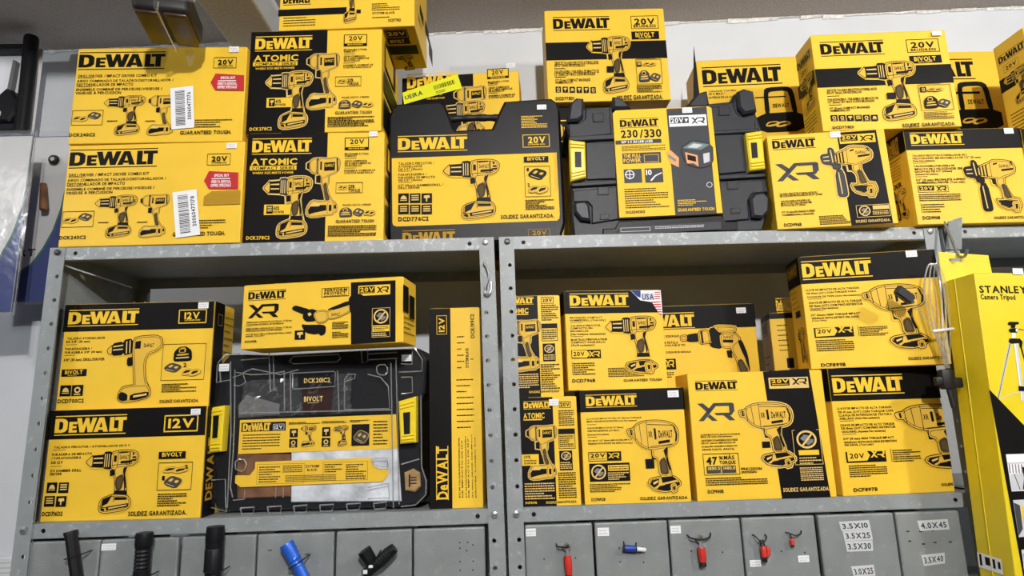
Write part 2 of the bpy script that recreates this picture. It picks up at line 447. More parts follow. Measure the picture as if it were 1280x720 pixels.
        'F': """R|K|0,113.4,305,162.5
L|K|21.1,195.2,164.9,233.8|1
O|K|219.2,195.7,289.1,232.6|1.5
T|K|228.2,208.3,279.9,225.2|20V
T|K|225.2,199.6,281.9,207.6|BRUSHLESS
R|K|218.4,166.2,288.2,188.6
T|Y|228.2,173.1,276.4,185.6|BIVOLT
T|Y|236.1,168.6,267.6,172.6|127V-220V
P|k|104.4,17.4,212.3,177.5|drill
T|K|20.9,100.6,130.8,109.5|DRIVE DE TALADRO PERCUTOR/ATORNILLADOR
T|K|19.9,94.9,95.6,102.1|DE 1/2" (13mm) SIN ESCOBILLAS
R|K|19.2,89.1,46.4,91.1
T|K|19.6,76.6,130,85.4|PARAFUSADEIRA / FURADEIRA DE IMPACTO DE
T|K|18.6,70.4,120.4,78.2|1/2" (13mm) 20V MAX LI-ION BRUSHLESS
R|K|19.2,66,47,68
T|K|20.3,54.7,107.7,62.1|1/2" (13 mm) COMPACT BRUSHLESS
T|K|20.5,49.3,64.1,55.3|HAMMERDRILL KIT
P|K|19.9,25.6,33.1,41.4|icon
P|K|37.2,24.8,50.4,40.6|icon
P|K|54.6,24,67.7,39.8|icon
P|K|71.9,23.2,85,39|icon
P|K|89.2,22.5,102.2,38.2|icon
P|K|106.5,21.7,119.5,37.4|icon
T|K|19.3,4.5,64.5,12.8|DCD778D1
T|K|170.5,1.6,284.4,13.1|SOLIDEZ GARANTIZADA.
O|K|223.4,42.1,287.1,110|1
P|K|225.7,90.9,237.4,104.1|icon
P|k|241.4,89.4,274.2,104.1|batteries
P|k|228.6,48.6,255.9,81.4|bag
P|k|255.9,47.3,282.7,73.2|charger
M|K|226.6,111,275,115.8|1
M|K|221.4,19.3,283.8,39.8|5
R|K|149.8,76.5,167.6,92.2""",
    },
    'M': {
        'L': """R|K|0,115,85,147.2
L|K|8.5,181.7,80.8,202.4|1
O|K|17,156.4,59.5,174.8|0.7
T|K|23,161,53.5,170.2|20V
P|k|12.8,69,76.5,151.8|drill
M|K|12.8,11.5,72.2,59.8|6""",
    },
    'H': {
        'F': """L|K|12.2,198.4,213,253.6|1
R|K|139,160.9,216.8,164.3
T|K|24.5,183.5,93.9,188.4|CARGADOR Y BATERIA
T|K|23.8,175.3,66.3,181.7|20 V MAX.*
T|K|22.9,165.6,83.3,171.5|BATERIAS DE 2.0 AH
P|k|137.8,68.2,257.2,189|bagbig
T|K|181.9,133.3,222.2,144|DEWALT
O|K|294.2,188,356.4,232.2|2
T|K|307.7,200.2,343.2,222.3|20V
P|k|158.2,77.9,222,102.8|batteries""",
    },
    'L': {
        'F': """L|K|12.2,210.1,213,268.5|1
R|K|138.7,169,217.2,175.2
T|K|24.1,193.1,94.3,200.7|CARGADOR Y BATERIA
T|K|23.4,184.9,66.7,193.1|20 V MAX.*
T|K|22.5,174.3,83.7,182.6|BATERIAS DE 2.0 AH
P|k|133,70.5,262.1,202.1|bagbig
T|K|181.4,140.5,222.7,153.1|DEWALT
O|K|292.4,198,358.3,247|2
T|K|306.8,211.4,344.2,236.1|20V
P|k|157.1,81.5,223.1,109.8|batteries""",
    },
    'E': {
        'F': """L|Y|18.4,219.1,174.8,258|1
G|Y|5,197.6 4.9,205.1 375.6,208.5 375.2,199.9 375.8,63.6 374.5,53.9 368.7,49.3 16.7,45.7 9.3,48.8 7.4,54.7
M|Y|298.2,269,356.8,299.9|8
O|Y|299.6,222.4,360.6,253.5|1.5
T|Y|312,233,351.2,248.3|20V
T|Y|311.7,228,349.8,231|LITHIUM ION
T|K|19.7,188.5,100,194.6|TALADRO PERCUTOR /
T|K|19.7,181.9,73.5,187.4|ATORNILLADOR
T|K|19.7,175.4,73.5,180.4|DE 1/2" (13mm)
R|K|19.8,172.7,49,173.7
T|K|19.8,162.8,82.9,168.3|PARAFUSADEIRA /
T|K|19.8,155.6,101.7,161|FURADEIRA DE IMPACTO
T|K|19.9,150,73.5,154.5|DE 1/2" (13mm)
R|K|19.9,146.9,49,147.9
T|K|19.9,137,120.4,142.4|1/2" (13mm) HAMMERDRILL /
T|K|20,131.8,67.8,136.2|DRILL DRIVER
P|K|20.1,98.7,43.5,121.3|icon
P|K|20.2,72.9,43.5,95.3|icon
P|K|45.8,98,69.2,120.5|icon
P|K|45.9,72.1,69.1,94.5|icon
P|K|71.5,97.2,94.9,119.8|icon
P|K|71.5,71.4,94.7,93.8|icon
T|K|20.4,57.2,87.2,66.4|DCD776C2
T|K|245.8,56.4,363.5,65.1|SOLIDEZ GARANTIZADA.
P|k|120.3,56.5,246,196.6|drill
R|K|300.9,186.1,355.9,199.7
T|Y|308.5,190.6,348.4,198.1|BIVOLT
O|K|301.1,105,358.5,177|1
T|K|306.7,165.6,311.4,172.6|1
T|K|307.4,129.2,312.1,136.7|2
P|k|309.2,142.6,350.7,173.5|charger
P|k|308.9,108.9,353.1,137.5|batteries
M|K|301.1,74.6,364.7,99|6
L|A|29.8,0.4,145,34.8|1
O|A|304.4,7.1,352.5,30.1|1
T|A|313.7,16.6,345.2,27.2|20V
S|W|335,311.9,356.2,323.9""",
    },
    'F': {
        'F': """OFF 12
G|Y|103.1,283.6 109.4,290.2 314.6,290.9 321.1,286.3 322.9,43.7 102.8,42.1
G|G|221.9,288.8 310.6,290 310.6,43.2 222.1,41.8
L|K|117,247.1,202.1,269.6|1
T|K|117.8,224.8,155,242.7|230
T|K|158.9,223.6,166.7,242.5|/
T|K|168.8,223.6,206.8,242.5|330
R|G|104.9,209.2,205.3,218.7
T|W|117.6,211.5,186.8,217.7|360º 3 X 360 LINE LASER
M|K|117.6,192.1,212.9,205.6|4
R|G|117.6,163.3,201.5,188.1
T|Y|120.4,177.6,158.3,185.9|THE FULL
T|Y|119.7,166.2,157.5,175.5|POWER
O|Y|164.6,165.5,196.6,183|1
R|G|118.4,119,157,150.7
R|G|163.8,118.1,202.8,150.8
P|W|120.5,127.4,141.7,149|target
T|W|166.2,135.9,178.8,148.2|10
G|W|174.6,123.5 185,134.4 200,140.9 200.8,138.8 186.8,132.2 177.3,121.4
M|K|117.1,60.7,210.9,107.6|9
T|K|117,50.2,158,56.2|DCLE34030G
R|W|225.6,245.3,307.6,271.7
R|G|228.6,252.5,268.7,267.3
T|W|229.6,254.3,257,265.9|20V
G|W|259.2,263.1 267,262.7 262.4,253.9
P|G|273.5,250.7,303.8,265.4|xr
P|t|213.7,144.5,315.1,213.7|laser
P|W|293.5,101,306.9,114.2|ring
M|Y|229.1,61.8,290.9,76.8|4
T|Y|227.9,50,305.6,57|GUARANTEED TOUGH
S|W|255.9,276.1,277.5,288.8
G|G|99.5,19.8 317.4,24.6 315.8,7.3 98.4,2
O|l|103.1,9.5,166.6,18.4|1
M|l|176.5,12.7,280.5,19.6|2""",
    },
    'J': {
        'F': """G|K|145.7,208 226.9,209 233,1.1 149.6,-0.6
L|K|9.1,177.1,99.6,202|1
P|G|10.1,105.8,99.2,145|xr
R|Y|149.3,181.8,222.9,202.1
R|K|151.5,186.9,186.7,200.4
T|Y|153.9,191.7,185.2,199.4|20V
M|Y|154.9,188.3,182.7,190.2|1
P|K|190.2,185.4,218.8,197.9|xr
P|y|105.2,60.8,211,175.4|hammer
T|K|11.9,75.4,90,79.2|TALADRO PERCUTOR/ATORNILLADOR DE 3
T|K|11.4,70.4,99,75.2|VELOCIDADES SIN ESCOBILLAS DE 1/2" (13 mm)
T|K|13.1,58.9,72.5,62.7|PARAFUSADEIRA/FURADEIRA DE
T|K|12.6,53.6,75.4,57.9|IMPACTO DE 3 VELOCIDADES SEM
T|K|12.5,49.3,61.9,53.1|ESCOVAS DE 1/2" (13mm)
T|K|12.7,34.7,80.1,38.9|1/2" (13 mm) BRUSHLESS 3-SPEED
T|K|12.9,28.7,77.6,32.4|HAMMERDRILL/DRIVER
T|K|13.9,5.2,49.6,12.1|DCD996B
M|K|86.5,4.1,148.7,24.8|6
O|y|163.1,16.2,229.9,43|1
P|y|167.3,18.1,191.9,42.1|nobat
R|y|196.3,31.9,228.4,40.2
M|y|194.8,20,226.8,29.2|3
T|y|158.6,5.3,227.8,10.8|SOLIDEZ GARANTIZADA.
S|W|130.2,196.7,152,210.3""",
    },
    'K': {
        'F': """R|K|0,166.6,254,212.5
L|Y|12.3,176.5,128.8,206.6|1
T|K|10,151.5,129.3,155.8|TALADRO PERCUTOR/ATORNILLADOR DE 3
T|K|9.1,145.3,158.4,149.7|VELOCIDADES SIN ESCOBILLAS DE 1/2" (13 mm)
T|K|9.9,139.7,57.8,144|(Solo Herramienta)
R|K|9.9,136,39.4,137
T|K|10.8,127.6,98.4,131.9|PARAFUSADEIRA/FURADEIRA DE
T|K|10.7,120.7,114.8,125.5|IMPACTO DE 3 VELOCIDADES SEM
T|K|10.7,115.2,90.8,119.5|ESCOVAS DE 1/2" (13mm)
T|K|10.7,109.3,59.8,113.6|(Somente Ferramenta)
R|K|9.7,105.2,36.3,106.2
T|K|10.6,96.2,117.1,100.9|1/2" (13 mm) BRUSHLESS 3-SPEED
T|K|10.6,90,115.1,94.7|HAMMERDRILL/DRIVER (Tool only)
O|K|11,70.4,76.8,85.6|1
R|K|13.9,74.6,45.9,84
T|Y|15.8,76.5,43.2,83.1|20V
P|K|50.4,73.3,72.4,83.3|xr
M|K|10.3,50.3,100.2,67.3|4
O|K|11.6,26,12.5,46.5|0.7
M|K|14.3,24.9,61.1,45.9|4
T|K|11,10.6,48.1,18|DCD996B
T|K|163.5,8.2,241.8,13.8|SOLIDEZ GARANTIZADA.
P|k|115.5,22.3,229.4,141.1|hammer
S|W|219.2,198.9,239.8,211.7""",
        'L': """R|K|0,166.6,80,212.5
L|A|22.3,158.1,60,214.8|1
M|A|11.6,113.9,55.4,161.7|7
P|k|12.6,23.2,59.1,93|hammer
T|K|23.8,96,51.3,107.3|XR""",
        'R': """R|K|0,166.6,80,212.5""",
    },
    'N': {
        'F': """R|K|0,185.2,254,212.5
L|Y|-1.8,185.2,106.5,216.4|1""",
        'L': """R|K|0,185.2,80,212.5""",
        'R': """R|K|0,185.2,80,212.5""",
    },
    'O2': {
        'F': """R|K|0,158.6,303,215
L|Y|6.5,169.4,149.4,203.9|1
O|Y|231,169.6,288.3,198.9|2
T|Y|242.8,179.5,273.8,193.4|12V
T|Y|244.3,175.1,275.2,178.3|LITHIUM ION
T|K|8.7,142.4,85.1,147.1|TALADRO ATORNILLADOR
T|K|7.2,135.9,55.2,140.5|DE 3/8" (10 mm)
R|K|7.9,131.6,30,132.3
T|K|7.2,121.1,60.5,125.8|PARAFUSADEIRA /
T|K|7.2,113.9,81.7,118.5|FURADEIRA 3/8" (10 mm)
R|K|7.1,110,28.4,110.8
T|K|6.5,98.4,88.5,103.8|3/8" (10 mm) DRILL/DRIVER
R|K|4.9,67.2,54.7,81.7
T|Y|11.5,72.2,47,79.8|BIVOLT
M|Y|17.4,68.8,40.1,70.7|1
P|K|5.7,27.9,27.5,49.8|icon
P|K|28.9,28,51.5,49.9|icon
T|K|3.4,14.8,55,22.4|DCD700C2
P|k|92.6,11.9,203.4,146.9|slim
O|K|204.6,53.7,291.6,127.7|0.8
P|k|226.9,92.1,264.4,123.8|bag
P|k|210,68.8,244.3,90.3|charger
T|K|248.5,80.4,254.6,88.1|2
P|k|246,59.3,284.1,81.6|batteries
M|K|208.6,29.6,277.5,47.8|5
T|K|206.1,9.2,284.5,15.3|SOLIDEZ GARANTIZADA.
S|W|270.9,199.9,291.9,212.7""",
        'L': """R|K|0,158.6,100,215""",
        'R': """R|K|0,0,45,215
O|y|15.9,167,36.5,190.7|1
M|K|48.8,109.3,89.6,198.7|6""",
    },
    'O1': {
        'F': """R|K|0,155.2,315,211.5
L|Y|10.1,162.5,155,200.5|1
O|Y|231.1,163,299.6,195.9|2.5
T|Y|239.4,171,291.2,189.3|12V
T|K|12.9,137.9,166.3,141.9|TALADRO PERCUTOR / ATORNILLADOR DE 12 V
R|K|10.6,134.3,37.4,135
T|K|10.7,124.1,90.9,128.5|FURADEIRA DE IMPACTO
T|K|10.4,117.2,70.3,121.6|/ PARAFUSADEIRA
T|K|10.6,108.7,34.3,113.4|DE 12V
R|K|10.4,103.4,32.4,104.1
T|K|10.1,92.8,72.8,97.8|12V HAMMER DRILL
T|K|10.5,86.9,34.8,91.6|DRIVER
P|K|7.4,53.7,27.9,73.5|icon
P|K|5.5,28.4,26.2,48.1|icon
P|K|31.3,53.1,51.3,72.9|icon
P|K|29.2,27.8,49.5,47.5|icon
T|K|4,11.5,44.9,19.2|DCD716D2
P|k|81.9,12.2,186.6,132.1|drill
R|K|226.1,112.2,279.6,125.8
T|Y|232.7,116.5,272.7,124.4|BIVOLT
O|K|227,53.1,295.2,105.6|1
P|k|237.2,82.8,286.8,101.3|batteries
T|K|279.7,92.9,286.4,100|2
T|K|236.3,72.1,241.5,80.6|1
P|k|240.6,56,275.7,81.5|charger
M|K|230.5,23.2,287.1,48.4|6
T|K|175.2,7.9,289.6,15.9|SOLIDEZ GARANTIZADA.
S|W|285.1,195,304.2,206.8""",
        'L': """R|K|0,155.2,100,211.5""",
        'R': """R|K|0,0,50,211.5
V|A|8,30,34,150|DEWALT""",
    },
    'P': {
        'F': """G|K|222.6,121.3 312.4,120.6 313.1,1.8 225.1,0.6
L|K|10.7,95.7,89.5,115.8|1
P|K|12.1,60.7,75.7,87.7|xr
O|K|163.4,94.7,219.2,112.6|1
T|K|169.4,105.1,215.3,111|PERFORM
T|K|168.9,99.2,213.2,104.4|PROTECT
M|K|168.2,95.8,216.4,98|1
R|Y|238.1,93.5,302.1,113.4
R|K|240.4,97.9,271.3,111.2
T|Y|241.9,101.6,269.8,109.7|20V
M|Y|242.8,99,269.1,100.5|1
P|K|275.1,97.7,299.1,109.5|xr
P|k|104.8,20,248.1,97.1|grinder
T|K|10.1,51.2,104.5,54.2|ESMERILADORA ANGULAR DE 4-1/2" (115 mm) - 5" (125 mm)
T|K|10.3,46.4,87.7,49.4|CON SISTEMA DE FRENO, SIN ESCOBILLAS
R|K|10.6,44.6,21.6,45
T|K|10,38.3,105,41.6|ESMERILHADEIRA ANGULAR DE 4-1/2" (115 mm) - 5" (125 mm)
T|K|10.2,34.3,85.1,37.3|SEM ESCOVAS COM FREIO
T|K|9.8,27.6,104.7,30.6|4-1/2" (115 mm)-5" (125 mm) BRUSHLESS SMALL ANGLE
T|K|10.1,24.1,50,26.7|GRINDER, TOOL ONLY
T|K|9.1,13.1,33.4,17.1|DCG413B
P|K|111.7,14.5,133.2,32|icon
M|K|187.4,31.1,219.9,45.7|5
M|K|187.9,13.7,220.3,26.8|4
O|y|266.9,11.6,302.6,67.9|0.8
P|y|269,36.7,300.2,66.4|nobat
R|Y|268.6,22.3,301.2,34.5
M|K|270.1,23.8,299.7,33.1|3
M|y|268.7,13,301.3,20.9|2""",
        'R': """R|K|-8.8,58.7,27.2,110
R|K|33.5,51.8,68.1,97.1
M|K|-2.3,16,65.6,54.5|4""",
    },
    'R': {
        'F': """R|K|0,0,44.4,397
O|Y|15.5,343.1,36.8,382.5|1
V|Y|19.8,348.1,31.5,377.6|12V
V|K|85.7,333.3,93.3,383.2|DCK199C2
V|K|74.4,273.1,80.5,313.6|SYSTEM BLACK
M|K|57.4,269.4,72.6,345.3|6
M|K|84.3,277.1,91.1,325|1
M|K|55.2,150.5,89.3,256.7|9
V|Y|13.9,17.6,35.9,118.6|DeWALT
R|Y|12.7,16.7,14.4,120.2
R|Y|35.6,16.1,37.2,119.5
V|K|57.6,20,60.2,134.9|KIT DE TALADRO/DESTORNILLADOR
V|K|63.3,19.9,65.8,129.9|DE IMPACTO DE 12V
V|K|70.9,19.7,73.1,137.7|KIT DE FURADEIRA/PARAFUSADEIRA
V|K|75.7,19.6,78,132.7|DE IMPACTO DE 12V
V|K|83.3,19.4,85.2,140.5|12V DRILL DRIVER AND IMPACT
V|K|89.8,19.2,91.7,135.5|DRIVER COMBO KIT""",
    },
    'S1': {
        'F': """R|K|0,0,65.1,209
L|Y|6.6,186.2,61,202|1
T|Y|5.6,168,47.9,179.1|ATOMIC
R|Y|5.4,164.3,43.1,166.6
P|y|10.7,49.2,71.2,154.9|impact1
R|Y|-0.2,77.1,33.4,98.7
T|K|3.7,90.9,17.2,96.7|29%
M|K|4.1,79.2,28.7,88.6|3
M|y|3.8,12.5,62.1,45.1|7
T|Y|4.5,5.3,26.6,9.5|DCF809B
T|Y|44.3,4.9,64.9,9.1|SOLIDEZ
O|K|77.6,186.9,101,199.6|1
T|K|79.9,189.9,98.8,197.3|20V
M|K|75.7,151.3,106.6,183.1|8
R|K|74.5,135.9,106,146.2
O|K|73.9,107.5,106.8,146.2|1
M|K|75.9,110.4,103.6,133.7|6
R|K|74.3,66.5,99.6,103.9
P|y|76.9,85.2,97.8,102.5|nobat
M|y|75.4,68.6,97.7,83|4
M|K|70,13.5,104.7,63.6|12
T|K|66.4,5.5,104.7,9.7|GARANTIZADA.
S|W|58.1,192,77,204.7""",
    },
    'S2': {
        'F': """R|K|0,0,53.6,208
L|Y|-21.1,190.2,45.6,206.4|1
T|Y|-18.1,172.5,34.1,182.9|ATOMIC
R|Y|-14.7,168.7,33.8,171
P|y|-9.2,52.5,58.1,158.7|impact1
M|y|6.8,18.5,50,48.7|7
T|Y|29.7,9.2,52,13.5|SOLIDEZ
O|K|60.7,191,87.3,205.2|1
T|K|63.6,194.7,84.3,202.2|20V
M|K|60.4,154.8,96.5,189.3|8
R|K|60.1,139.7,91.6,149.3
O|K|59.6,113.3,92.5,149.2|1
M|K|61.6,116.2,90.1,137.5|5
R|K|60.9,71.9,86.3,108.2
P|y|63.3,88.6,84.5,106|nobat
M|y|62.7,74.1,84.5,86.4|3
M|K|55.3,15.4,93.6,67.2|12
T|K|52.8,9.7,93,14|GARANTIZADA*""",
    },
    'T2': {
        'F': """R|K|0,156.5,206,204
L|Y|10.9,169.2,135.5,198.8|1
T|K|10,146.5,77.7,150.2|BRUSHLESS COMPACT
T|K|9.7,140.9,84.1,145|HAMMERDRILL (Tool only)
R|K|9.5,138,35.4,138.7
T|K|9.9,129.9,73,133.6|TALADRO PERCUTOR
T|K|9.7,124.6,55.6,128.2|COMPACTO SIN
T|K|9.4,118.8,47.1,122.4|ESCOBILLAS
T|K|9.1,112.2,82.4,116.6|(Herramienta únicamente)
R|K|9.6,109,35.4,109.7
T|K|9.3,100.8,85.4,104.9|MARTEAU PERFORATEUR
T|K|9.8,95.4,80.6,99.1|COMPACT SANS BALAI
T|K|9.5,89.8,58.1,93.8|(Outil seulement)
R|K|9.3,64.3,70.3,81.7
G|Y|11.1,80.9 41.2,80.2 47.5,72.8 40.5,65.7 10.4,66.4
T|K|13.4,69.7,36.5,78.4|20V
P|Y|44.6,67.6,68.1,78.4|xr
O|K|9.4,31.3,10.1,57.8|0.7
M|K|11.5,30.7,56.1,56.5|6
T|K|8.2,16.5,55.5,23.2|DCD796B
T|K|113.6,15.5,193.6,20.5|GUARANTEED TOUGH
M|K|82.9,25,156.8,44.4|6
P|k|83.2,30,190,149.7|drillb
G|W|140.1,203.9 205.3,203 206,147.9 196.1,157.4 184.3,178.3 159.9,182.4
G|B|140.8,203.9 162.1,203.6 161,187.7 152.9,190.8
G|R|183.2,179.1 203.1,179.5 203.3,177.3 184.6,176.4
G|R|186.3,174.1 203.5,174.2 203.7,172 187.6,171.5
G|R|189.4,169.2 203.8,168.9 204,166.7 190.7,166.5
G|R|192.4,164.2 204.2,163.7 204.4,161.4 193.7,161.6
G|R|195.5,159.3 204.5,158.4 204.7,156.1 196.8,156.6
G|R|198.5,154.4 204.9,153.1 205.1,150.9 199.8,151.7
R|l|162.7,182.9,190.2,197.3
T|B|164.2,183.7,189.4,195.8|USA
R|R|191.6,198.2,203.9,200.1
R|R|191.3,193.6,203.5,195.5
R|R|190.9,189.1,203.2,191
R|R|190.6,184.5,202.8,186.4""",
        'L': """R|K|0,156.5,100,204""",
        'R': """R|K|0,156.5,100,204""",
    },
    'T1': {
        'F': """R|K|0,177,207,220
L|Y|11.6,185.6,113.8,211|1
T|K|11.4,162.2,120.8,165.1|LLAVE DE IMPACTO DE 1/2" (13mm) TORQUE
T|K|11.2,156.8,111.1,160.1|MEDIO CON PIN DE RETENCIÓN (Solo Herramienta)
R|K|11.5,152,30.3,152.8
T|K|11.6,144.3,84,147.2|CHAVE DE IMPACTO DE 1/2" (13mm)
T|K|11.7,138.5,75.4,141.8|COM PINO RETENTOR (20V MAX)
T|K|11.7,131.5,54,134.8|(Somente Ferramenta)
R|K|11.8,127.8,30.5,128.6
T|K|11.8,119.9,99.6,122.8|20V MAX* 1/2" (13mm) MID-RANGE IMPACT
T|K|11.9,113.7,100,117.3|WRENCH WITH DETENT PIN ANVIL (Tool only)
O|K|11.3,81.5,76,99.5|1.2
T|K|15.1,89.1,44.9,97|20V
M|K|14.7,84.8,44.5,86.9|1
R|K|47.8,83.1,75.3,98.3
P|Y|50.1,86.8,72.4,96.9|xr
R|K|11.9,43.3,91.1,77.6
P|y|14.2,46.1,45.3,76.1|nobat
R|Y|48.7,62.8,88.7,73.6
M|K|50.2,64.3,87.2,72.1|2
M|y|47.8,45,88.4,60.7|4
M|K|11.1,22.8,90.7,39.7|5
T|K|12.9,7.2,40.1,12.8|DCF892B
T|K|107.8,6.6,200.7,12.2|SOLIDEZ GARANTIZADA.
P|k|90,17.6,191.6,157.2|wrench
R|K|122.6,65.4,139.6,83.3
S|W|175.9,201.3,197.8,214.7""",
        'L': """R|K|0,177,100,220""",
        'R': """R|K|0,177,100,220""",
    },
    'U': {
        'F': """R|K|0,160.6,290,215
L|Y|12.2,162.2,150.5,199.5|1
T|K|50.1,142.1,112.6,147.7|DRYWALL SCREWGUN
T|K|49,127.4,108.7,133|DE CARGA PISTOLA
T|K|48.6,121.6,124.7,126.2|ATORNILLADOR PARA PANEL DE YESO
T|K|47.5,105.8,136.2,110.4|VISSEUSE POUR CLOISON SÈCHE SANS BALAI
R|K|75.1,68.6,100.2,93.1
P|Y|76.6,74.1,95.7,90.4|xr
M|K|71,49.5,102.8,64|3
P|k|114.5,51,265.9,165.4|screwgun
S|W|248.7,193.3,270.8,206.4""",
        'L': """R|K|0,160.6,100,215""",
        'R': """R|K|0,160.6,100,215""",
    },
    'V': {
        'F': """R|K|0,223.7,220,237
L|Y|18,236.7,51.2,271.8|1
M|K|14.7,146.2,36.4,215.5|6
R|K|27.8,109.1,42.8,131.8""",
        'L': """R|K|0,223.7,100,237
L|A|8,190,70,225|1
M|K|10,20,70,150|8""",
        'R': """R|K|0,223.7,100,237""",
    },
    'X': {
        'F': """G|K|154.5,247 249.4,250.7 262.1,0.1 166,-1.6
L|K|14.4,211.8,100.1,232|1
P|G|15.1,152.6,88.9,187.3|xr
R|y|164.1,212.2,245,234.1
R|K|167.7,217.7,206.3,231.2
T|Y|169.7,223.6,204.9,230.4|20V
M|Y|170.7,219.4,203.3,221.9|1
P|K|210.9,219.1,241.9,231.8|xr
P|y2|96.3,58.7,203.6,185.1|wrench
R|K|137.4,97.4,153.4,109.6
T|K|16.4,124.5,95.6,127.8|LLAVE DE IMPACTO DE 1/2" (13mm) DE ALTO TORQUE 20V
T|K|16.4,120.7,79.2,124|MAX XR (Solo Herramienta)
T|K|17.1,113.2,89.5,117.3|CHAVE DE IMPACTO PARAFUSADEIRA DE ALTO TORQUE
T|K|16.6,108.4,84.7,111.6|DE 1/2" (13mm) SEM ESCOVAS
T|K|16.9,101.9,87.4,105.1|1/2" (13mm) HIGH TORQUE IMPACT WRENCH WITH
T|K|17.2,96.3,81.8,99.5|HOG RING ANVIL
O|K|17.2,48.8,88.2,89.6|1
T|K|23.6,69.4,45.4,83.8|47
T|K|48.4,78.4,56.8,84.4|%
T|K|58.5,77.9,79.4,85.2|MÁS
T|K|49.3,69.2,81,75.6|TORQUE
R|G|22.9,52.5,50.4,66
R|G|53,52.3,80.6,65.9
T|Y|25.6,58.8,49,64.4|1830.5
T|Y|55.8,58.7,79.1,64.3|1400.0
T|K|90.7,56.5,131.7,61.3|PRECISION
M|K|90.9,50.3,121,55.1|2
M|K|18.5,28.9,140.8,44.7|4
T|K|20.9,15.2,52,21.5|DCF900B
O|y|199.2,62.7,254.9,129.9|1
P|y|205.2,92.5,248.3,129.9|nobat
R|Y|208.1,81.1,248.6,90.7
M|y|208,63.3,251.8,78.5|3
M|y|206.7,32.1,251.9,58.8|7
T|y|169.1,13.4,260.8,20.6|SOLIDEZ GARANTIZADA.""",
    },
    'W': {
        'F': """R|K|0,177.6,266,236
L|Y|4.7,186.1,142.4,226.3|1
T|K|7.6,161.9,112.3,166.2|LLAVE DE IMPACTO DE ALTA TORSION
T|K|8.4,155.3,106.3,159.1|DE 13mm (1/2") CON TORQUE PARA
T|K|9.1,147.5,113.1,151.2|PASADOR DE TOPE (Solo Herramienta)
R|K|9.2,144.4,37.5,145.3
T|K|10.1,134.7,113.9,139.4|CHAVE DE IMPACTO DE ALTA TORQUE
T|K|10.5,128,115.3,132.6|DE 13mm (1/2") COM PINO RETENTOR
T|K|10.9,122.5,67.2,126.7|(Apenas Ferramenta)
R|K|11.1,119.8,39.3,120.7
T|K|11.8,108.8,107.5,113|1/2" (13mm) HIGH TORQUE IMPACT
T|K|12.2,102.2,105.4,106.3|WRENCH WITH DETENT PIN ANVIL
T|K|12.6,97.9,41.6,101.2|(Tool Only)
R|K|13.7,63.5,90.4,84.1
G|Y|16.9,82.5 53.9,84.1 59.2,76.4 52.5,66.8 16.5,65.9
T|K|20.2,72.6,48.2,80.9|20V
P|Y|59.6,72.4,88.2,86.4|xr
O|K|99.2,63.8,100,85.2|0.7
M|K|102.2,62.5,155.6,82.9|6
M|K|14.5,34.8,87.8,59.7|6
T|K|19.1,4.1,66.8,11|DCF899B
T|K|186.4,11.4,260.4,17|SOLIDEZ GARANTIZADA.
P|k|115.9,32.3,235.5,166.6|wrench
S|W|211.2,222,232.6,235.6""",
        'L': """R|K|0,177.6,85,236
L|A|6,200,72,226|1
M|A|14,130,70,185|5
R|K|30,112,60,126
P|k|30,14,70,90|hammer""",
        'R': """R|K|0,177.6,85,236""",
    },
    'Y': {
        'F': """R|K|0,183.9,235,249.5
L|Y|5.9,195.4,158.3,235.2|1
T|K|9.5,166.8,125,171.2|LLAVE DE IMPACTO DE ALTA TORSION
T|K|10.4,159.7,127.7,164.1|DE 19 mm (3/4") CON TORQUE CON
T|K|10.9,153.2,123.9,157.6|CLAVIJA DE RETENCION DE TEXTURA
T|K|11.4,147,97.2,151.4|ANILLADA (Solo Herramienta)
R|K|11.6,143.9,41.6,144.8
T|K|11.6,133.9,126.6,138.2|CHAVE DE IMPACTO DE ALTO TORQUE
T|K|12.6,127.7,128.4,132.1|DE 19mm (3/4") COM PINO RETENTOR
T|K|13.5,121.1,105.6,125.4|HOG RING (Apenas Ferramenta)
R|K|13.6,117.8,42.6,118.6
T|K|14,107.4,121.5,111.7|3/4" (19 mm) HIGH TORQUE IMPACT
T|K|14.4,100.4,126,104.7|WRENCH WITH HOG RING RETENTION
T|K|15.5,95.6,76.2,99.4|PIN ANVIL (Tool only)
R|K|15,63.1,98.9,84.4
G|Y|18.2,84.1 59.5,85.2 65.7,76.4 58.6,66.4 18.4,65.7
T|K|22.7,71.4,53.4,80.8|20V
P|Y|66.1,71.6,97,86.1|xr
O|K|109.7,62,110.6,87.7|0.7
M|K|113.4,60.8,172.8,85.7|6
M|K|17.8,35,97.6,59.1|6
T|K|22,8.4,71.8,15.1|DCF897B
T|K|207.1,12,300.1,17.1|SOLIDEZ GARANTIZADA.
P|k|129.3,43.5,276,171.5|wrench""",
        'L': """R|K|0,183.9,90,249.5""",
        'R': """R|K|0,183.9,90,249.5""",
    },
    'TR': {
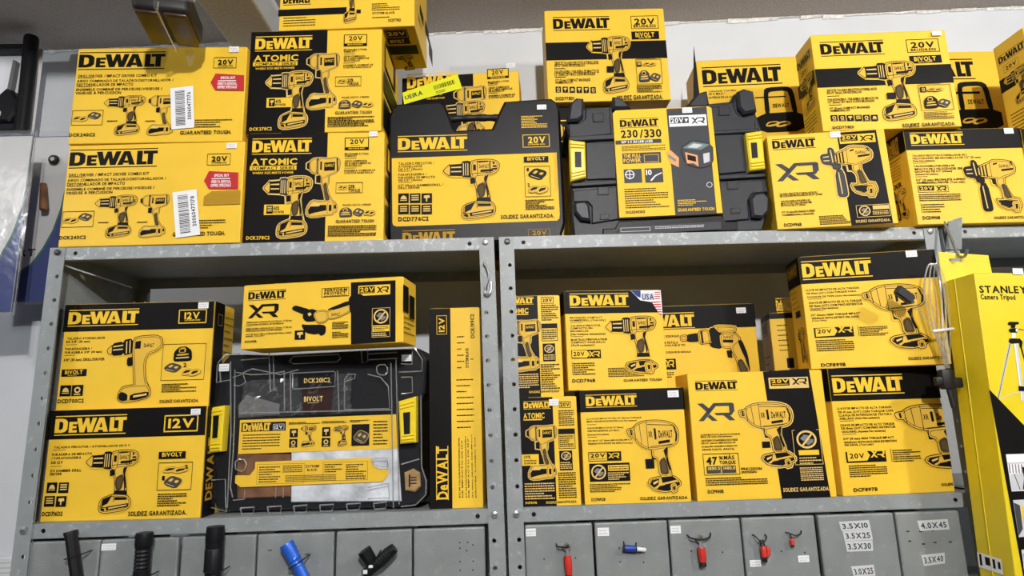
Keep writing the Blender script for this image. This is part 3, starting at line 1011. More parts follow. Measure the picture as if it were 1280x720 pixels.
        'F': """T|K|5.6,582,96.4,595.7|STANLEY
T|K|6,569.2,72.2,579.1|Camera Tripod
S|W|73.3,617.8,93.1,629.3
G|K|-1.8,402.1 69.2,319.6 31.7,75.5 13.9,75.4
G|l|46.2,485.6 51.7,485.7 14.5,384.7 12.1,387.3
G|G|48.4,485.6 50,485.7 13.5,385.5 12.6,386.5
G|l|56,485.7 63.7,485.8 61.2,381.3 55.1,381.2
G|W|57.1,485.7 59.8,485.8 56.9,382.6 55.3,382.5
G|l|15.2,386.1 14.4,384.5 60,399.5 60.2,401.1
G|K|66.6,487.2 69.3,487.2 74.3,449.8 73.1,441.8
G|K|46.8,489.7 49.3,495.6 69,495.8 73.5,490 70.8,479.2 66.5,479.1 66.6,487.2 51.1,485.7
G|W|55.7,506 62.3,506 60.9,496.8 54.4,496.8
G|K|50,511.3 52.6,514.1 66.4,515.3 68.6,511.5 65.1,506.6 52.1,507
G|K|50.3,524.9 54.5,527.2 71.4,526.8 71.4,523 64.5,521.3 62.6,515.3 54.9,515.2 56.2,520.1 50.8,520.6
G|R|69.6,514.8 83.5,511.2 83.3,509.5 69.4,513.2
G|W|64,514.2 67.9,514.3 67.1,508.8 63.2,508.8
G|K|53.3,408.6 67.8,406.9 66.6,399.1 52.4,398.9
G|W|12.1,286.6 72.6,289 67.9,225.6 13.4,222.9
G|l|12.8,272.2 70.5,275.2 70.6,272 12.7,269.5
G|g|14.8,269.6 16.9,269.6 16.3,253.9 14.2,253.9
G|g|20.3,269.6 22.3,269.6 21.7,254 19.7,254
G|g|25.8,269.7 27.8,269.7 27.2,254 25.2,254
G|g|31.2,269.7 33.3,269.7 32.7,254.1 30.6,254.1
G|g|36.7,269.7 38.8,269.8 38.1,254.1 36.1,254.1
G|g|42.2,269.8 44.3,269.8 43.6,254.2 41.6,254.1
G|l|15.1,252.6 67.4,255.6 66.4,227.2 13.6,224.2
G|K|21.2,252.7 22.6,252.7 29.6,226.2 28.2,226.2
G|K|38.2,265.8 43.4,263.9 42.8,246.4 35.7,226.3 33.6,226.3 38.7,246.3
G|l|13.3,208.2 60.5,211.1 57.6,149.3 14.3,146.2
G|G|13.8,204.3 24.2,199.6 23.7,160.1 14.5,148.1
G|Y|25.3,198 58.8,199.9 57.5,169.7 25.5,167.6
G|l|15.9,125.6 47.6,127.7 44.4,64.4 15.3,64.2
G|g|18,119.4 46.6,121.5 47.7,107.3 18.2,105.5""",
        'L': """R|W|2,78,60,104
R|K|6,82,12,102
R|K|20,86,32,100
R|K|38,84,44,100
R|K|50,86,56,98""",
    },
    'Q': {
        'F': """G|Y|47.3,182 367.3,184.2 370.3,117.5 46.8,115.2
R|K|51.2,158.5,142.4,176.6
L|Y|54,160.1,111.3,174.8|0
O|W|116.3,160.6,139.3,172.2|0.7
T|W|119.4,163.1,136.1,169.7|12V
M|K|54.9,122.3,132.2,154.6|6
P|K|151.3,144.8,167.9,161.8|icon
P|K|151,125,167.6,141.9|icon
P|k|174.4,125.2,205.5,167.9|impact
P|K|217.7,145,234.3,162.9|icon
P|K|217.2,125.2,234.8,142|icon
P|k|239.6,124.4,271.6,166|drill
R|K|277.8,125.3,313.8,166.9
P|y|283,128.2,311.8,156.4|charger
M|K|321.9,125.2,350.7,174.7|8
M|K|149.4,170.1,213,175.1|2
M|K|217.1,170.4,267.9,175.4|2
M|K|274.1,170.9,313.4,175.9|2
G|Y|44.8,59.9 45,74.5 74,73.8 83.7,85.7 84.1,99.4 319.5,101.2 322.8,85.6 335.1,79.5 352.3,79.1 353.4,69.4 341.4,55.2 56.6,51.4
O|K|88.4,56.2,184.2,94.2|0.5
M|K|92.6,58.2,135.9,90.9|7
M|K|140.6,76.5,180.8,91.6|4
M|K|146.5,58.7,248.9,72.2|5
T|K|186.8,85.7,214.5,90.6|EXTREME
T|K|190.1,78.9,210.6,83.8|BLACK
O|K|222,59.4,311.8,94.8|0.5
M|K|224.9,74.5,260.7,92.5|4
M|K|268,60.4,308.7,91.3|7
G|K|164.6,270.2 241.6,270.7 242.3,245.1 165.6,244.5
T|y|177.7,252.4,231.5,261.7|DCK201C2
G|D|173.5,242.2 238.1,242.2 235.3,191.6 178,191.3
T|y|179,214.9,217.8,225.1|BIVOLT
M|y|186.7,210.9,208.7,212.9|1""",
    },
    'B2': {
        'F': """R|K|0,0,170.2,245
L|Y|10,196.9,136.4,233.6|1
T|Y|8.9,173.1,106.7,187.6|ATOMIC
R|Y|7.3,161,105.7,170.7
T|K|11.8,162.2,102,169.1|COMPACT SERIES
T|Y|13.1,152.6,100.1,157.4|WHERE SIZE MEETS POWER
P|y|127.5,53.5,198.8,189.5|impact
P|y|39.2,8.5,139.5,146|drill
R|Y|41.6,60.9,97.2,83.7
P|k|46.8,63.6,60.1,81.6|icon
T|K|61.5,71.1,73.4,79.8|40%
T|K|61.1,64,84.1,69.5|POWER
T|Y|7.8,7.8,56.2,15.2|DCK278C2
R|K|207.2,203.4,259.1,232.2
R|Y|209.1,210,257.2,230.1
T|K|218.5,217.4,249.1,228.1|20V
M|K|220.6,212.4,248.5,214.9|1
T|Y|215.8,205.5,250.1,208.4|BRUSHLESS
T|K|207.7,192.8,259.4,196.9|BRUSHLESS 2-TOOL
T|K|207.8,188.1,233.6,191.8|COMBO KIT
R|K|207.9,184.1,233,184.9
T|K|208,176.6,255.5,180.6|JUEGO COMBINADO
T|K|208.2,171.2,264.3,175.3|DE 2 HERRAMIENTAS
T|K|208.3,166.1,243.9,170.2|SIN ESCOBILLAS
R|K|207.6,162.2,233.4,163
T|K|207.8,155,273.6,158.6|ENSEMBLE COMBINÉ DE
T|K|207.9,149.8,269.1,153.8|2 OUTILS SANS BALAI
O|K|190.6,106.1,247.7,130|1
P|k|196.6,111.9,214.6,126.3|batteries
T|K|217.6,117.2,230.4,124.4|23%
T|K|217,109.1,241.8,115.5|TORQUE
T|K|206.4,78.1,265.6,81.6|INCLUDES / INCLUYE / COMPREND
P|k|199.3,53.4,226.2,74.6|bag
P|k|227.7,52.8,250.9,73.3|charger
P|k|251.6,53.1,274.8,70.4|batteries
T|K|192.4,40.5,272.4,46.7|GUARANTEED TOUGH
M|K|176.6,10.3,277.5,35.1|6""",
        'R': """R|K|12,20,170,85.8
R|K|12,102.9,170,151.9
R|K|25,166.6,150,232.8
R|Y|30,171.5,120,220.5""",
    },
}
OUTLINE = {
    'E': {
        'body': '-3,55 -4,305 5,328 16,338 116,341 127,330 145,275 149,270 231,272 248,311 261,338 368,343 383,331 388,310 388,44 380,20 377,1 -1,8',
        'bar': '131,326 145,323 242,325 254,328 254,312 241,309 145,307 131,311',
    },
    'F': {
        'body': '8,229 -3,270 12,309 25,326 42,324 44,305 101,308 105,325 122,325 155,293 266,296 290,323 316,330 322,305 373,308 379,325 400,332 419,325 423,274 433,231 429,128 428,83 422,38 409,4 4,4 1,60',
        'p1': '5,268 27,267 42,278 45,303 99,305 99,239 5,232',
        'p2': '40,222 106,220 103,134 38,134',
        'p3': '3,236 106,238 105,225 3,224',
        'p4': '3,127 103,131 103,120 5,118',
        'p5': '7,110 103,116 102,41 44,34 46,73 37,84 7,84',
        'b1': '9,310 24,325 40,323 38,281 26,270 2,269',
        'b2': '7,81 32,83 40,72 42,37 20,41 7,59',
        'b5': '105,324 121,323 145,295 118,294 104,295',
        'p6': '322,292 372,303 378,275 391,266 419,272 416,232 323,231',
        'b3': '381,323 398,330 417,323 420,275 392,269 381,284',
        'p7': '324,227 387,227 386,138 326,135',
        'p8': '322,236 422,237 422,228 322,226',
        'p9': '324,132 426,132 427,123 324,121',
        'p10': '325,117 426,119 428,89 394,88 383,74 381,30 324,27',
        'b4': '384,73 395,85 416,87 426,72 421,43 407,29 385,32',
        'b6': '268,295 293,323 315,329 318,295 309,287 270,289',
        'l1': '3,224 38,218 36,136 2,128',
        'h1': '14,195 28,194 27,158 13,159',
        'l2': '389,223 425,227 423,139 390,136',
        'h2': '397,199 410,199 409,164 396,163',
        'r1': '59,290 84,290 83,268 59,268',
        'r2': '339,293 364,293 363,271 338,271',
        'r3': '61,116 85,116 85,97 60,97',
        'r4': '341,118 365,118 364,98 340,98',
        'r5': '62,54 83,54 82,41 62,41',
        'r6': '343,56 364,57 364,44 343,43',
        'bar': '141,309 277,310 271,293 153,293',
        'foot': '67,21 93,21 101,36 323,41 331,27 355,26 354,6 66,1',
    },
    'Q': {
        'body': '-2,298 13,318 45,323 104,312 295,316 311,324 377,324 411,320 428,291 424,225 416,210 416,73 429,53 428,29 411,11 381,7 31,6 3,15 -7,39 -1,73 -11,118 -10,208 -7,254',
        'l1': '-7,208 23,212 22,122 -11,120',
        'h1': '2,195 14,196 13,149 3,148',
        'l2': '376,209 411,218 411,129 380,127',
        'h2': '386,187 400,188 400,146 388,145',
        'manual': '155,116 370,120 378,17 158,20',
        'brown': '43,115 153,112 156,31 48,29',
        'lid': '25,297 354,294 376,283 380,12 36,12',
        'batt': '384,71 401,78 414,70 416,44 405,34 386,37',
        'greycard': '39,212 55,232 125,212 126,190 41,186',
        's1': '2,294 22,296 23,282 4,281',
        's2': '380,301 400,302 400,289 380,289',
        'w1': '25,300 34,156 35,14',
        'w2': '35,284 40,181 41,116 39,53 45,33',
        'w3': '359,286 362,172 366,7',
        'w4': '369,292 373,172 377,14',
        'w5': '49,196 360,193',
        'w6': '140,278 144,196',
        'w7': '153,272 157,197',
        'w8': '250,274 255,194',
        'w9': '155,272 242,273 246,271 245,243 161,240 159,244 158,272',
        'w10': '266,196 265,256 273,266 287,266 286,258 265,251',
        'w11': '312,265 338,258 354,240 357,196 267,196',
        'w12': '330,279 335,283 347,283 352,276 352,267 347,262 336,263 331,268 330,279',
        'w13': '46,100 52,106 66,105 71,96 69,87 59,82 48,87 46,100',
        'w14': '322,99 335,101 353,100 355,84 338,85 326,89 322,99',
        'w15': '150,296 158,306 251,307 256,299 248,292 159,291 150,296',
        'w16': '47,303 107,305',
        'w17': '107,318 113,240 121,241 116,310',
        'w18': '298,314 300,288 312,290 311,316',
        'w19': '312,306 372,307',
        'w20': '314,294 372,295',
        'w21': '-1,73 0,67 28,68 32,14',
        'w22': '3,15 34,7 30,34',
        'w23': '376,267 421,268 422,291 406,319',
        'w24': '379,284 401,282 402,318',
        'w25': '419,220 420,82 429,56 428,29 408,11 381,9',
        'w26': '38,278 72,272 106,272 141,276',
        'w27': '53,277 74,284 133,270 170,279',
        'w28': '-2,296 -2,259 27,263',
        'w29': '4,280 7,259',
        'w30': '46,28 71,30 71,47',
        'w31': '315,46 356,53 358,26 316,25',
        'w32': '133,31 133,51',
        'w33': '148,31 148,50',
        'w34': '380,257 401,257 402,226 381,224',
        'w35': '381,88 416,97',
        'w36': '-2,298 13,317 45,321',
        'w37': '32,268 53,274 59,257 46,250 33,253',
        'g1': '62,13 65,0 88,1 90,14',
        'g2': '116,14 119,1 142,2 144,15',
        'g3': '168,14 171,2 194,2 195,16',
        'g4': '220,15 222,3 245,4 248,16',
        'g5': '273,16 275,4 298,5 301,17',
        'g6': '326,16 328,5 350,6 352,18',
    },
}
CAP = .729
def layout(txt):
    x = 0; out = []
    for ch in txt:
        if ch == ' ' or ch not in GL: x += .32; continue
        v, f, wd = GL[ch]; out.append((x, v, f)); x += wd + .085
    return out, max(x - .085, .1)
LOGO = [[(0,0),(6,0),(6,100),(0,100)],[(6,78),(9,78),(10,100),(6,100)],[(6,0),(10,0),(9,22),(6,22)],[(9,78),(11.5,68),(18,75),(15,93),(10,100)],[(10,0),(15,7),(18,25),(11.5,32),(9,22)],[(11.5,32),(18,25),(18,75),(11.5,68)],
 [(20,0),(25,0),(25,75),(20,75)],[(25,0),(31.5,0),(31.5,17),(25,17)],[(25,29),(30.5,29),(30.5,46),(25,46)],[(25,58),(31.5,58),(31.5,75),(25,75)],
 [(30.5,100),(37,100),(39.5,45),(42.6,100),(47.4,100),(49.8,45),(52.5,100),(58.5,100),(53.2,0),(46.8,0),(44.6,52),(42,0),(35.6,0)],
 [(55,0),(61.3,0),(65,72),(65,100),(61.6,100)],[(65,100),(65,72),(68.6,0),(75.3,0),(68.6,100)],[(61.9,14),(67.9,14),(66.8,32),(62.9,32)],
 [(77,0),(88.5,0),(88.5,22),(83.3,22),(83.3,100),(77,100)],[(84.3,100),(84.3,78),(89.4,78),(89.4,0),(95.6,0),(95.6,78),(100.5,78),(100.5,100)]]
XR = [[(0,0),(14,0),(58,100),(44,100)],[(0,100),(16,100),(36,62),(28,44)],[(32,38),(52,0),(37,0),(25,24)],
      [(48,100),(94,100),(100,94),(100,82),(52,82)],[(86,88),(100,88),(100,50),(96,44),(86,44)],[(44,44),(96,44),(92,30),(50,30)],[(66,36),(84,36),(100,0),(84,0)]]
BATT = [('b',[(32,83),(37,76),(56,70),(84,72),(91,80),(90,90),(80,95),(42,99),(32,95)]),('d',[(38,77),(56,71),(48,84),(36,89)]),('d',[(46,89),(87,84),(87,90),(46,95)]),('l',[(50,90.5),(84,86),(84,88),(50,92.5)]),('l2',[(33,88),(46,90),(46,91.2),(33,89.5)]),('l2',[(58,72),(58,82),(59,82),(59,72)]),('d',[(36,90),(43,92),(43,96),(36,94)]),('d',[(60,74),(82,75),(84,79),(60,79)])]
HANDLE = [('b',[(54,26),(79,24),(74,36),(78,50),(82,67),(60,67),(58,48),(55,40)]),('r',[(60,43),(72,38),(75,50),(72,63),(62,65),(58,52)]),('d',[(72,30),(80,26),(76,38),(80,60),(77,64),(75,48)]),('d',[(59,64),(82,64),(84,71),(57,71)]),('d',[(47,32),(56,31),(57,40),(48,42)])]
SHOE = [('b',[(34,86),(38,80),(58,77),(84,76),(97,84),(97,90),(72,99),(46,96)]),('d',[(38,87),(42,82),(56,80),(54,88),(46,92)]),('d',[(50,94),(56,90),(94,85),(95,89),(72,97)]),('d',[(60,78),(82,77),(90,82),(62,86)]),('l',[(44,85),(54,82),(53,85),(45,88)]),('l2',[(66,88),(90,85),(90,86),(66,89)]),('b',[(76,88),(88,86),(90,98),(79,100)]),('d',[(81,91),(85,90.5),(86,95),(82,96)])]
TAG_ = [('b',[(70,80),(86,78),(88,97),(73,99)]),('d',[(77,85),(82,84.5),(82.5,92),(78,92.5)])]
WRB = [('b',[(10,12),(16,6),(26,2),(40,0),(62,0),(80,2),(93,6),(99,13),(100,22),(97,31),(88,36),(62,39),(44,40),(30,37),(19,30),(12,22)]),('b',[(0,13),(3,11),(13,10),(14,22),(3,21)]),('d',[(6,12),(9,11.5),(10,20),(7,20)]),
   ('d',[(52,11),(56,11),(57,26),(53,27)]),('d',[(90,8),(93,9),(97,20),(95,29),(92,30),(94,20)]),('l2',[(38,1),(39,1),(40,39),(39,39)]),('l2',[(24,4),(25,4),(28,33),(27,33)]),('l2',[(14,8),(15,8),(17,27),(16,27)]),('d',[(60,29),(82,27),(82,31),(60,33)]),('l2',[(40,5),(92,7),(92,8),(40,6)]),('l2',[(44,36),(88,33),(88,34),(44,37)]),
   ('d',[(44,42),(52,42),(52,54),(45,54)]),('b',[(54,38),(76,36),(74,52),(81,72),(80,79),(58,77),(56,54),(46,50),(46,40)]),('r',[(58,56),(70,50),(75,64),(76,75),(60,74)]),('d',[(68,42),(76,37),(74,50),(80,68),(77,70),(72,52)])]
TOOLS = {
 'drill': [('b',[(0,18),(5,14),(12,8),(12,27),(4,22)]),('d',[(12,8),(33,7),(33,28),(12,27)]),('d2',[(33,4),(46,3),(49,8),(49,27),(46,30),(33,28)]),('b',[(48,4),(60,1),(85,1),(96,4),(100,10),(98,18),(92,24),(78,26),(72,28),(55,32),(48,28)])] + HANDLE + BATT +
   [('l',[(14,12),(32,11.5),(32,14),(14,14)]),('l',[(14,19),(32,19),(32,21),(14,21)])] + [('l',[(35+i*4,6+i*.2),(36.5+i*4,6),(36.5+i*4,27),(35+i*4,27)]) for i in range(3)] +
   [('l2',[(60,2),(61,2),(61,28),(60,28)]),('l2',[(49,24),(80,22),(80,23),(49,25)]),('d',[(62,4),(80,3),(80,5),(62,6)]),('d',[(86,16),(96,15),(95,18),(86,19)]),('d',[(82,3),(84,3),(84,24),(82,24)]),('d',[(88,5),(91,5),(91,9),(88,9)]),('d',[(88,11),(95,11),(95,14),(88,14)]),('d',[(66,18),(88,17),(88,21),(66,22)]),('d',[(53,9),(58,9),(58,19),(53,19)]),('txt',[(64,9),(81,15)])],
 'impact': [('d',[(0,11),(9,8),(9,22),(0,19)]),('b',[(8,8),(20,3),(32,2),(32,28),(18,27),(9,22)]),('d2',[(29,3),(34,2.5),(34,28),(29,28)]),('b',[(33,2),(62,3),(92,1),(100,8),(98,20),(92,26),(62,33),(46,37),(33,29)]),('d',[(52,10),(84,9),(84,23),(52,24)]),('txty',[(55,12),(81,17)]),('d',[(88,3),(92,3),(94,24),(90,25)]),('d',[(40,8),(45,8),(45,22),(40,22)]),
   ('d',[(29,32),(42,31),(42,44),(29,43)]),('b',[(44,35),(68,31),(68,44),(62,48),(68,62),(82,76),(60,78),(54,60),(46,46)]),('r',[(50,46),(60,42),(64,58),(72,72),(60,74),(54,60)]),('b',[(4,84),(18,72),(45,74),(80,72),(93,80),(92,94),(22,100),(3,96)]),('d',[(8,88),(20,78),(48,80),(90,80),(90,86),(30,92),(10,95)]),('b',[(62,74),(84,73),(84,96),(62,97)]),('d',[(69,80),(77,80),(77,90),(69,90)]),('l',[(14,82),(24,76),(46,78),(40,82)])],
 'wrench': WRB + SHOE + TAG_[:0] + [('txt',[(61,14),(88,24)]),('txx',[(41,15),(49,23)])],
 'hammer': [('d2',[(0,18),(4,14),(16,13),(20,16),(20,31),(14,34),(3,31)]),('l',[(5,18),(17,17),(17,19),(5,20)]),('l',[(5,25),(17,25),(17,27),(5,27)]),('d2',[(16,3),(22,1),(27,6),(28,30),(24,36),(17,34)]),('l',[(20,6),(22,5),(24,30),(22,31)]),('b',[(28,13),(48,6),(60,0),(90,3),(100,13),(98,26),(84,32),(62,38),(50,35),(28,32)]),('d',[(30,14),(33,13),(33,31),(30,31)]),('d',[(36,12),(39,11),(39,32),(36,32)]),('d',[(42,10),(45,9),(45,33),(42,33)]),('l2',[(51,5),(52,5),(52,34),(51,34)]),('d',[(72,19),(96,17),(94,21),(72,23)]),('d',[(90,5),(93,6),(96,12),(94,13)]),('d',[(58,8),(66,6),(66,9),(58,11)]),('txt',[(69,10),(91,16)]),
   ('d2',[(22,34),(36,34),(36,43),(22,43)]),('d2',[(26,46),(40,46),(43,92),(40,97),(28,97),(25,92)]),('l',[(30,50),(32,50),(34,92),(32,92)]),('d',[(50,36),(58,36),(58,48),(51,47)]),('b',[(58,36),(76,32),(74,46),(82,66),(88,76),(66,78),(66,56),(58,48)]),('r',[(66,48),(74,46),(82,68),(84,74),(70,75),(68,58)]),('b',[(52,74),(64,76),(96,72),(100,84),(98,92),(74,96),(56,88)]),('d',[(56,78),(92,78),(94,86),(74,92),(60,86)]),('b',[(80,80),(96,79),(95,100),(82,100)]),('d',[(86,85),(91,85),(90,94),(86,94)])],
 'grinder': [('d2',[(0,26),(3,22),(6,22),(26,34),(24,46),(20,46),(1,31)]),('d2',[(15,50),(20,36),(28,32),(36,38),(38,52),(32,62),(20,62)]),('l',[(22,42),(26,40),(28,46),(24,50)]),('b',[(30,46),(34,38),(44,36),(50,40),(52,58),(46,68),(36,68)]),('b',[(48,40),(70,28),(80,24),(84,42),(64,58),(52,60)]),('d2',[(50,36),(58,30),(80,16),(82,26),(62,36)]),('txt',[(56,44),(68,52)]),('d2',[(80,12),(84,2),(96,0),(100,6),(98,40),(92,50),(82,46)]),('d',[(86,10),(94,8),(93,36),(87,38)]),('d2',[(14,70),(20,72),(46,74),(46,84),(36,96),(20,90)]),('d2',[(36,72),(48,76),(48,94),(42,100),(38,90)])],
 'screwgun': [('b',[(0,18),(10,16),(10,28),(1,29)]),('d2',[(10,17),(28,14),(28,30),(10,30)]),('b',[(27,10),(44,6),(46,34),(28,36)]),('d',[(31,10),(34,9),(35,34),(32,35)]),('d2',[(44,6),(60,2),(62,36),(46,34)]),('b',[(52,2),(60,0),(84,2),(86,8),(84,14),(60,14),(56,8)]),('b',[(60,16),(84,14),(92,28),(84,48),(62,44),(60,36)]),('d',[(64,28),(80,29),(79,35),(64,34)]),('txt',[(65,20),(80,26)]),('d2',[(44,34),(60,36),(60,46),(46,42)]),('b',[(74,44),(86,30),(92,34),(97,60),(100,100),(84,100),(82,70)]),('d',[(68,50),(76,50),(76,66),(69,64)]),('r',[(82,72),(90,66),(98,90),(98,100),(86,100)]),('d2',[(86,30),(92,30),(99,60),(100,96),(96,70),(90,50)])],
 'slim': [('b',[(0,20),(8,14),(8,28),(2,26)]),('d2',[(8,12),(28,9),(30,28),(8,29)]),('d2',[(28,7),(44,5),(46,26),(30,29)]),('l',[(10,15),(28,13),(28,15),(10,17)]),('l',[(10,20),(28,19),(28,21),(10,22)]),('l',[(33,8),(35,8),(36,27),(34,27)]),('l',[(39,7),(41,7),(42,26),(40,26)]),('b',[(46,4),(58,1),(86,0),(98,4),(100,16),(90,24),(76,28),(70,40),(74,68),(80,76),(54,78),(52,62),(48,36),(46,26)]),('d2',[(38,34),(47,33),(47,45),(39,45)]),('txt',[(66,12),(84,18)]),('l2',[(50,9),(60,8),(60,20),(50,20)]),('b',[(28,84),(34,76),(56,74),(78,74),(84,82),(84,92),(60,98),(34,99),(26,94)]),('d2',[(28,86),(34,84),(44,88),(44,97),(34,98),(27,94)]),('d2',[(48,88),(82,84),(82,92),(60,97),(48,97)]),('l',[(54,90),(78,87),(78,90),(54,93)])],
 'bag': [('d2',[(4,40),(20,20),(30,10),(64,6),(80,18),(96,36),(100,88),(88,98),(10,100),(2,90)]),('b',[(28,22),(36,14),(58,12),(66,20),(66,44),(28,46)]),('d',[(34,24),(58,22),(58,40),(34,42)]),('b',[(18,54),(80,50),(82,62),(18,66)]),('l',[(14,76),(84,72),(84,80),(14,84)])],
 'batteries': [('b',[(0,60),(12,30),(44,24),(60,44),(58,66),(20,84),(2,80)]),('d',[(8,56),(22,38),(48,36),(40,54),(10,66)]),('b',[(40,70),(54,36),(84,26),(100,44),(98,70),(60,92),(42,90)]),('d',[(50,64),(62,46),(88,42),(84,58),(54,76)])],
 'charger': [('d2',[(0,48),(40,4),(96,30),(100,50),(66,98),(8,70)]),('b',[(22,42),(42,22),(56,30),(38,52)]),('b',[(56,50),(70,36),(86,44),(72,64)]),('l',[(14,60),(60,84),(60,88),(14,64)])],
 'icon': 0, 'nobat': 0,
}
TOOLS['drillb'] = [p for p in TOOLS['drill'] if p not in BATT] + SHOE + TAG_
TOOLS['impact1'] = TOOLS['impact']
TOOLS['bagbig'] = [('d2',[(22,6),(30,1),(70,0),(82,8),(86,60),(78,60),(74,12),(66,7),(34,8),(28,14),(28,60),(20,60)]),('d2',[(0,60),(100,58),(100,100),(0,100)])]
TOOLS['laser'] = [('d2',[(30,30),(58,2),(100,16),(98,86),(70,98),(42,84)]),('tt',[(36,28),(58,8),(94,20),(74,36)]),('tl',[(46,26),(60,14),(80,20),(66,30)]),('o',[(40,42),(66,54),(66,92),(56,80),(42,80)]),('d',[(44,50),(62,58),(62,76),(44,68)]),('tl',[(78,50),(92,46),(91,76),(78,82)]),('o',[(0,38),(10,34),(26,60),(24,92),(8,78)]),('tt',[(4,46),(20,66),(18,74),(4,58)])]
def chaikin(p):
    o = []
    for i in range(len(p)):
        a, c = p[i], p[(i + 1) % len(p)]; o += [(a[0] * .8 + c[0] * .2, a[1] * .8 + c[1] * .2), (a[0] * .2 + c[0] * .8, a[1] * .2 + c[1] * .8)]
    return o
rng = random.Random(4)
class Art:
    # flat print on the faces of one thing, gathered into one mesh per kind of print
    def __init__(s, w, h, d): s.w, s.h, s.d = w, h, d; s.p = {}; s.z = 1
    def pt(s, f, u, v, lay):
        o = lay * 2e-5; u *= .001; v *= .001
        if f == 'F': return (u, -s.off - o, v)
        if f == 'R': return (s.w + o, u, v)
        if f == 'L': return (-o, s.d - u, v)
        return (u, s.d - v, -o)
    off = 0.0003
    def mb(s, part):
        # every picture, panel, frame, icon, logo and large word is a part of its own; the small print stays one
        k = (part, 0 if part == 'fine_print' else s.z); return s.p.setdefault(k, MB())
    def poly(s, part, f, pts, ink, lay=0):
        W = s.w * 1000 - .5
        if f == 'F' and max(p[0] for p in pts) > W:      # print ends at the edge of the face
            o = []
            for i in range(len(pts)):
                p, q = pts[i - 1], pts[i]
                if (p[0] <= W) != (q[0] <= W): t = (W - p[0]) / (q[0] - p[0]); o.append((W, p[1] + t * (q[1] - p[1])))
                if q[0] <= W: o.append(q)
            pts = o
            if len(pts) < 3: return
        a = sum(pts[i][0] * pts[(i + 1) % len(pts)][1] - pts[(i + 1) % len(pts)][0] * pts[i][1] for i in range(len(pts)))
        if a < 0: pts = pts[::-1]
        s.mb(part).poly([s.pt(f, u, v, s.z + lay) for u, v in pts], INK[ink])
    def rect(s, part, f, x0, y0, x1, y1, ink, lay=0): s.poly(part, f, [(x0, y0), (x1, y0), (x1, y1), (x0, y1)], ink, lay)
    def text(s, part, f, x0, y0, x1, y1, txt, ink, vert=False, lay=0):
        L, W = layout(txt); b = s.mb(part); kx = (x1 - x0) / W; ky = (y1 - y0) / CAP
        if vert: kx = (y1 - y0) / W; ky = (x1 - x0) / CAP
        for x, v, fs in L:
            if vert: P = [s.pt(f, x1 - py * ky, y0 + (x + px) * kx, s.z + lay) for px, py in v]
            else: P = [s.pt(f, x0 + (x + px) * kx, y0 + py * ky, s.z + lay) for px, py in v]
            if f == 'F' and max(p[0] for p in P) > s.w: continue
            b.mesh(P, fs, INK[ink])
    def logo(s, f, x0, y0, x1, y1, ink, bars, vert=False):
        H = y1 - y0; a, b = (y0 + .135 * H, y1 - .135 * H) if bars else (y0, y1)
        for L in LOGO: s.poly('brand_lettering', f, [(x0 + (x1 - x0) * x / 100.5, a + (b - a) * y / 100) for x, y in L], ink)
        if bars: s.rect('brand_lettering', f, x0, y0, x1, y0 + .05 * H, ink); s.rect('brand_lettering', f, x0, y1 - .05 * H, x1, y1, ink)
    def frame(s, part, f, x0, y0, x1, y1, t, ink):
        t = min(t, (x1 - x0) / 2.01, (y1 - y0) / 2.01)
        for q in ((x0, y0, x1, y0 + t), (x0, y1 - t, x1, y1), (x0, y0, x0 + t, y1), (x1 - t, y0, x1, y1)): s.rect(part, f, *q, ink)
    def greek(s, f, x0, y0, x1, y1, n, ink):
        p = (y1 - y0) / n
        for i in range(n):
            y = y1 - p * (i + .75); x = x0; end = x1 if rng.random() < .7 else x0 + (x1 - x0) * rng.uniform(.5, .9)
            h = min(p * .5, 2.2)
            while x < end - .5:
                wd = rng.uniform(2, 6) * min(1, (x1 - x0) / 25 + .2); e = min(x + wd, end); s.rect('fine_print', f, x, y, e, y + h, ink); x = e + .9
    def ring(s, part, f, cx, cy, rx, ry, t, ink, n=20, lay=0):
        for i in range(n):
            a, b = 2 * math.pi * i / n, 2 * math.pi * (i + 1) / n
            s.poly(part, f, [(cx + rx * math.cos(a), cy + ry * math.sin(a)), (cx + rx * math.cos(b), cy + ry * math.sin(b)), (cx + (rx - t) * math.cos(b), cy + (ry - t) * math.sin(b)), (cx + (rx - t) * math.cos(a), cy + (ry - t) * math.sin(a))], ink, lay)
    def picture(s, f, kind, sch, x0, y0, x1, y1):
        W, H = x1 - x0, y1 - y0; part = 'tool_picture'
        mp = lambda pts: [(x0 + W * px / 100, y1 - H * py / 100) for px, py in pts]
        if kind == 'xr':
            for p in XR: s.poly('printed_badge', f, [(x0 + W * px / 100, y0 + H * py / 100) for px, py in p], sch)
            return
        if kind == 'icon':
            if sch == 'k': sch = 'K'
            s.rect('feature_icons', f, x0, y0, x1, y1, sch if sch in 'KG' else 'K')
            k = rng.randrange(4); c = 'y'
            if k == 0: s.poly('feature_icons', f, mp([(20,60),(30,30),(50,20),(72,32),(82,62)]), c, 1); s.rect('feature_icons', f, *mp([(18,76)])[0], *mp([(82,68)])[0], c, 1)
            elif k == 1:
                for i in range(3): s.rect('feature_icons', f, *mp([(16,28+i*22)])[0], *mp([(84,16+i*22)])[0], c, 1)
            elif k == 2: s.ring('feature_icons', f, *mp([(50,46)])[0], W * .28, H * .28, min(W, H) * .13, c, 14, 1); s.rect('feature_icons', f, *mp([(22,90)])[0], *mp([(78,80)])[0], c, 1)
            else: s.poly('feature_icons', f, mp([(24,22),(76,18),(80,46),(56,50),(54,84),(42,84),(42,52),(22,48)]), c, 1)
            return
